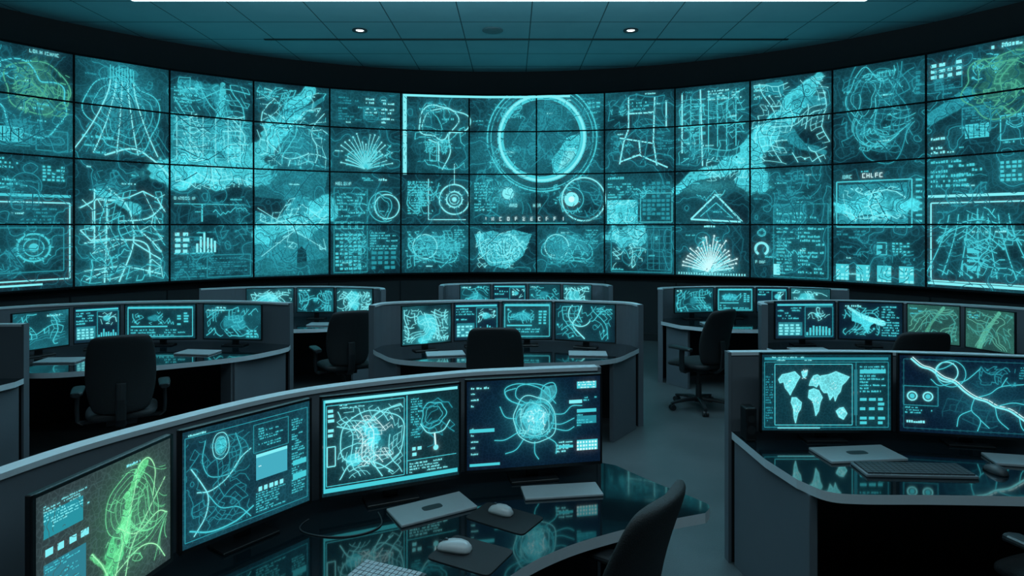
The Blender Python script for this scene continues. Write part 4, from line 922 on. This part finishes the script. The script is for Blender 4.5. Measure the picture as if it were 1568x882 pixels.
# ------------------------------------------------------------------ chairs
def sring(c, ax, ay, rx, ry, n=24, p=3.0, bow=0.0, bd=None):
    out = []
    for i in range(n):
        t = 2*math.pi*i/n; ct, st = math.cos(t), math.sin(t)
        x = rx*math.copysign(abs(ct)**(2/p), ct); y = ry*math.copysign(abs(st)**(2/p), st)
        q = Vector(c)+ax*x+ay*y
        if bd is not None: q = q+bd*(bow*(x/max(rx, 1e-6))**2)
        out.append(q)
    return out
def chair(x, y, ang, top=1.06):
    e = empty('office_chair', (x, y, 0), ang)
    X_, Y_, Z_ = Vector((1, 0, 0)), Vector((0, 1, 0)), Vector((0, 0, 1))
    m = MB(); rings = []
    prof = [(0, .13, .018), (.015, .175, .026), (.1, .20, .034), (.3, .225, .04), (.5, .232, .038), (.7, .226, .034), (.86, .214, .03), (.94, .198, .028), (.98, .175, .024), (1.0, .13, .014)]
    z0 = .50
    for v, rx, ry in prof:
        z = z0+(top-z0)*v; yc = -.235-.10*v+.035*math.sin(v*math.pi*1.2)
        rings.append(sring((0, yc, z), X_, Y_, rx, ry, 24, 2.6, .045*(1-.3*v), Y_))
    m.loft(rings); m.obj('backrest', [M_chair], e, smooth=True, subsurf=1)
    m = MB(); rings = []
    for yv, rx, rz in ((-.23, .15, .02), (-.215, .20, .034), (-.15, .232, .042), (0, .245, .045), (.14, .24, .043), (.22, .225, .036), (.25, .19, .024), (.26, .14, .014)):
        rings.append(sring((0, yv, .475-(.02 if yv > .2 else 0)), X_, Z_, rx, rz, 24, 3.0))
    m.loft(rings); m.obj('seat', [M_chair], e, smooth=True, subsurf=1)
    m = MB()
    m.loft([sring((0, yy, zz), X_, (Z_ if i_ < 2 else Y_), .035, .012, 12, 3) for i_, (yy, zz) in enumerate([(-.05, .42), (-.24, .415), (-.30, .47), (-.315, .62), (-.30, .74)])])
    m.box((0, -.02, .415), (.2, .26, .04)); m.obj('back_bracket', [M_chairp], e, bevel=.004)
    m = MB()
    for sx in (-1, 1):
        m.box((sx*.20, -.02, .415), (.14, .05, .02))
        m.loft([sring((sx*xx, -.03, zz), X_, Y_, .014, .03, 12, 3) for xx, zz in ((.255, .405), (.285, .43), (.29, .52), (.285, .64))])
        m.loft([sring((sx*.285, yy, .655+dz), X_, Z_, rx, .016, 14, 3) for yy, rx, dz in ((-.15, .025, -.004), (-.135, .038, 0), (0, .044, .002), (.10, .042, 0), (.125, .028, -.006))])
    m.obj('armrests', [M_chairp], e, smooth=False)
    m = MB(); m.cyl((0, 0, .09), (0, 0, .25), .03); m.cyl((0, 0, .25), (0, 0, .42), .018); m.cyl((0, 0, .075), (0, 0, .13), .045, .035); m.obj('gas_lift', [M_chairp], e)
    m = MB(); ca = MB()
    for i in range(5):
        t = 2*math.pi*i/5+.3; d = Vector((math.cos(t), math.sin(t), 0)); s_ = Vector((-d.y, d.x, 0))
        m.loft([sring(d*q+Z_*z, s_, Z_, w_, h_, 10, 3) for q, z, w_, h_ in ((.02, .105, .03, .022), (.15, .098, .024, .018), (.29, .078, .018, .012), (.315, .075, .012, .008))])
        c = d*.30
        ca.cyl(c+Z_*.05, c+Z_*.08, .009, n=8)
        for sg in (-1, 1): ca.cyl(c+s_*(sg*.008)+Z_*.03, c+s_*(sg*.028)+Z_*.03, .0295, n=16)
        ca.loft([sring(c+d*q+Z_*.045, s_, Z_, .012, .018, 8, 2.5) for q in (-.02, .02)])
    m.obj('star_base', [M_chairp], e, smooth=False); ca.obj('casters', [M_chairp], e)
def face(dx, dy): return math.atan2(dy, dx)-math.pi/2
chair(.20, 2.15, face(-.80, .60), 1.075)
chair(2.30, 2.52, face(-.3, .95))
chair(-3.02, 4.92, face(-.5, .87), 1.10)
chair(-1.74, 6.55, face(-.5, .87), 1.06)
chair(-.13, 5.22, face(.02, 1), 1.115)
chair(1.94, 6.60, face(-.55, .84), 1.06)
chair(3.20, 5.22, face(.03, 1), 1.08)

# ------------------------------------------------------------------ desk items
def slab(name, c, size, ang, mat, th=.014, mark=None):
    e = empty(name, (c[0], c[1], DZ+.0005), math.radians(ang))
    m = MB(); m.box((0, 0, th/2), (size[0], size[1], th)); o = m.obj('body', [mat], e, bevel=.004)
    if mark:
        m = MB(); rg = [sring((0, 0, z), Vector((1, 0, 0)), Vector((0, 1, 0)), size[0]*.13, size[1]*.12, 20, 4) for z in (th, th+.0012)]
        m.loft(rg); m.obj('lid_mark', [M_keyd], e)
    m = MB(); m.box((0, size[1]/2-.006, th*.55), (size[0]*.7, .010, th*.5)); m.obj('hinge', [M_keyd], e)
    return e
slab('closed_laptop', (-.325, 2.585), (.33, .17), 31, M_alu, .012, True)
slab('closed_laptop', (.215, 2.755), (.34, .13), 8, M_alu, .012)
slab('closed_laptop', (1.74, 3.20), (.40, .20), 6, M_alu, .014, True)
slab('closed_laptop', (2.52, 3.10), (.34, .15), -12, M_alu, .014)
for q in ((-3.85, 5.42, 4), (-2.85, 5.76, -8), (-.60, 5.70, 12), (.68, 5.70, -4), (2.75, 5.86, 0), (-2.2, 7.4, 0), (2.4, 7.45, 0)):
    slab('closed_laptop', q[:2], (.34, .2), q[2], M_alu, .014)
def keyboard(c, size, ang, nx, ny, kmat, bmat):
    e = empty('computer_keyboard', (c[0], c[1], DZ+.0005), math.radians(ang))
    m = MB(); m.box((0, 0, .007), (size[0], size[1], .014)); m.obj('body', [bmat], e, bevel=.004)
    m = MB(); w = (size[0]-.02)/nx; h = (size[1]-.02)/ny
    for j in range(ny):
        i = 0
        while i < nx:
            span = 5 if (j == 0 and i == 4) else 1
            span = min(span, nx-i)
            m.box((-size[0]/2+.01+(i+span/2)*w, -size[1]/2+.01+(j+.5)*h, .017), (w*span-.003, h-.003, .007)); i += span
    m.obj('keys', [kmat], e)
keyboard((-.415, 2.075), (.24, .13), -22, 12, 5, M_key, M_keyd)
keyboard((1.885, 2.985), (.50, .16), -3, 18, 6, M_keyd, pmat('keyboard_frame', (.13, .16, .18), .45))
def mouse(c, ang, L=.115, Wd=.065, mat=None):
    e = empty('computer_mouse', (c[0], c[1], c[2]), math.radians(ang)); m = MB(); rings = []
    for q, w_, h_ in ((-.5, .35, .30), (-.46, .62, .55), (-.35, .88, .85), (-.15, 1, 1), (.08, .95, .97), (.28, .9, .8), (.42, .74, .55), (.48, .5, .36), (.5, .3, .22)):
        rg = []
        for i in range(20):
            t = 2*math.pi*i/20; x = Wd/2*w_*math.cos(t); z = .036*h_*max(0, math.sin(t))**.8 if math.sin(t) > 0 else 0
            rg.append(Vector((x*(1 if math.sin(t) >= 0 else .96), q*L, z+.001)))
        rings.append(rg)
    m.loft(rings); m.obj('shell', [mat or M_mouse], e, smooth=True)
    m = MB(); m.cyl((-.004, L*.25, .028), (.004, L*.25, .028), .009, n=14); m.box((0, L*.36, .021), (.0015, L*.2, .012)); m.obj('scroll_wheel', [M_keyd], e)
def pad(c, size, ang):
    m = MB(); m.loft([sring((0, 0, z), Vector((1, 0, 0)), Vector((0, 1, 0)), size[0]/2, size[1]/2, 40, 12) for z in (0, .003)])
    m.obj('mouse_pad', [M_pad], None, loc=(c[0], c[1], DZ+.0004), rotz=math.radians(ang))
pad((-.03, 2.515), (.27, .17), -32); mouse((-.045, 2.55, DZ+.0036), 60, .105, .06)
pad((-.145, 2.235), (.25, .19), -28); mouse((-.205, 2.265, DZ+.0036), 75, .125, .072)
mouse((2.27, 2.98, DZ+.0006), 10, .11, .062, M_keyd)
def cable(name, pts, r=.0025):
    cu = bpy.data.curves.new(name, 'CURVE'); cu.dimensions = '3D'; sp = cu.splines.new('NURBS'); sp.points.add(len(pts)-1); sp.order_u = 4; sp.use_endpoint_u = True
    for i, q in enumerate(pts): sp.points[i].co = (*q, 1)
    cu.bevel_depth = r; cu.materials.append(M_keyd); o = bpy.data.objects.new(name, cu); COL.objects.link(o)
zc = DZ+.0028
cable('desk_cable', [(-.80, 2.50, zc), (-.84, 2.42, zc), (-.74, 2.36, zc), (-.60, 2.35, zc), (-.50, 2.42, zc), (-.50, 2.48, zc), (-.54, 2.56, zc)])
mb = MB(); mb.box((0, 0, .09), (.06, .09, .178)); e = empty('desk_speaker', (1.285, 3.45, DZ)); mb.obj('cabinet', [M_bezel], e, bevel=.01)
mb = MB(); mb.cyl((0, -.046, .12), (0, -.044, .12), .02, n=20); mb.cyl((0, -.046, .06), (0, -.044, .06), .024, n=20); mb.obj('drivers', [M_chairp], e)

# ------------------------------------------------------------------ world + camera
w = bpy.data.worlds.new('World'); scene.world = w; w.use_nodes = True
w.node_tree.nodes['Background'].inputs[0].default_value = (.02, .08, .1, 1); w.node_tree.nodes['Background'].inputs[1].default_value = .15
cam = bpy.data.cameras.new('camera'); co = bpy.data.objects.new('camera', cam); COL.objects.link(co)
co.location = (0, 0, 1.9); co.rotation_euler = (math.pi/2, 0, 0)
cam.sensor_width = 36; cam.lens = 972/1568*36; cam.shift_y = -(441-345)/1568; cam.clip_start = .05
scene.camera = co
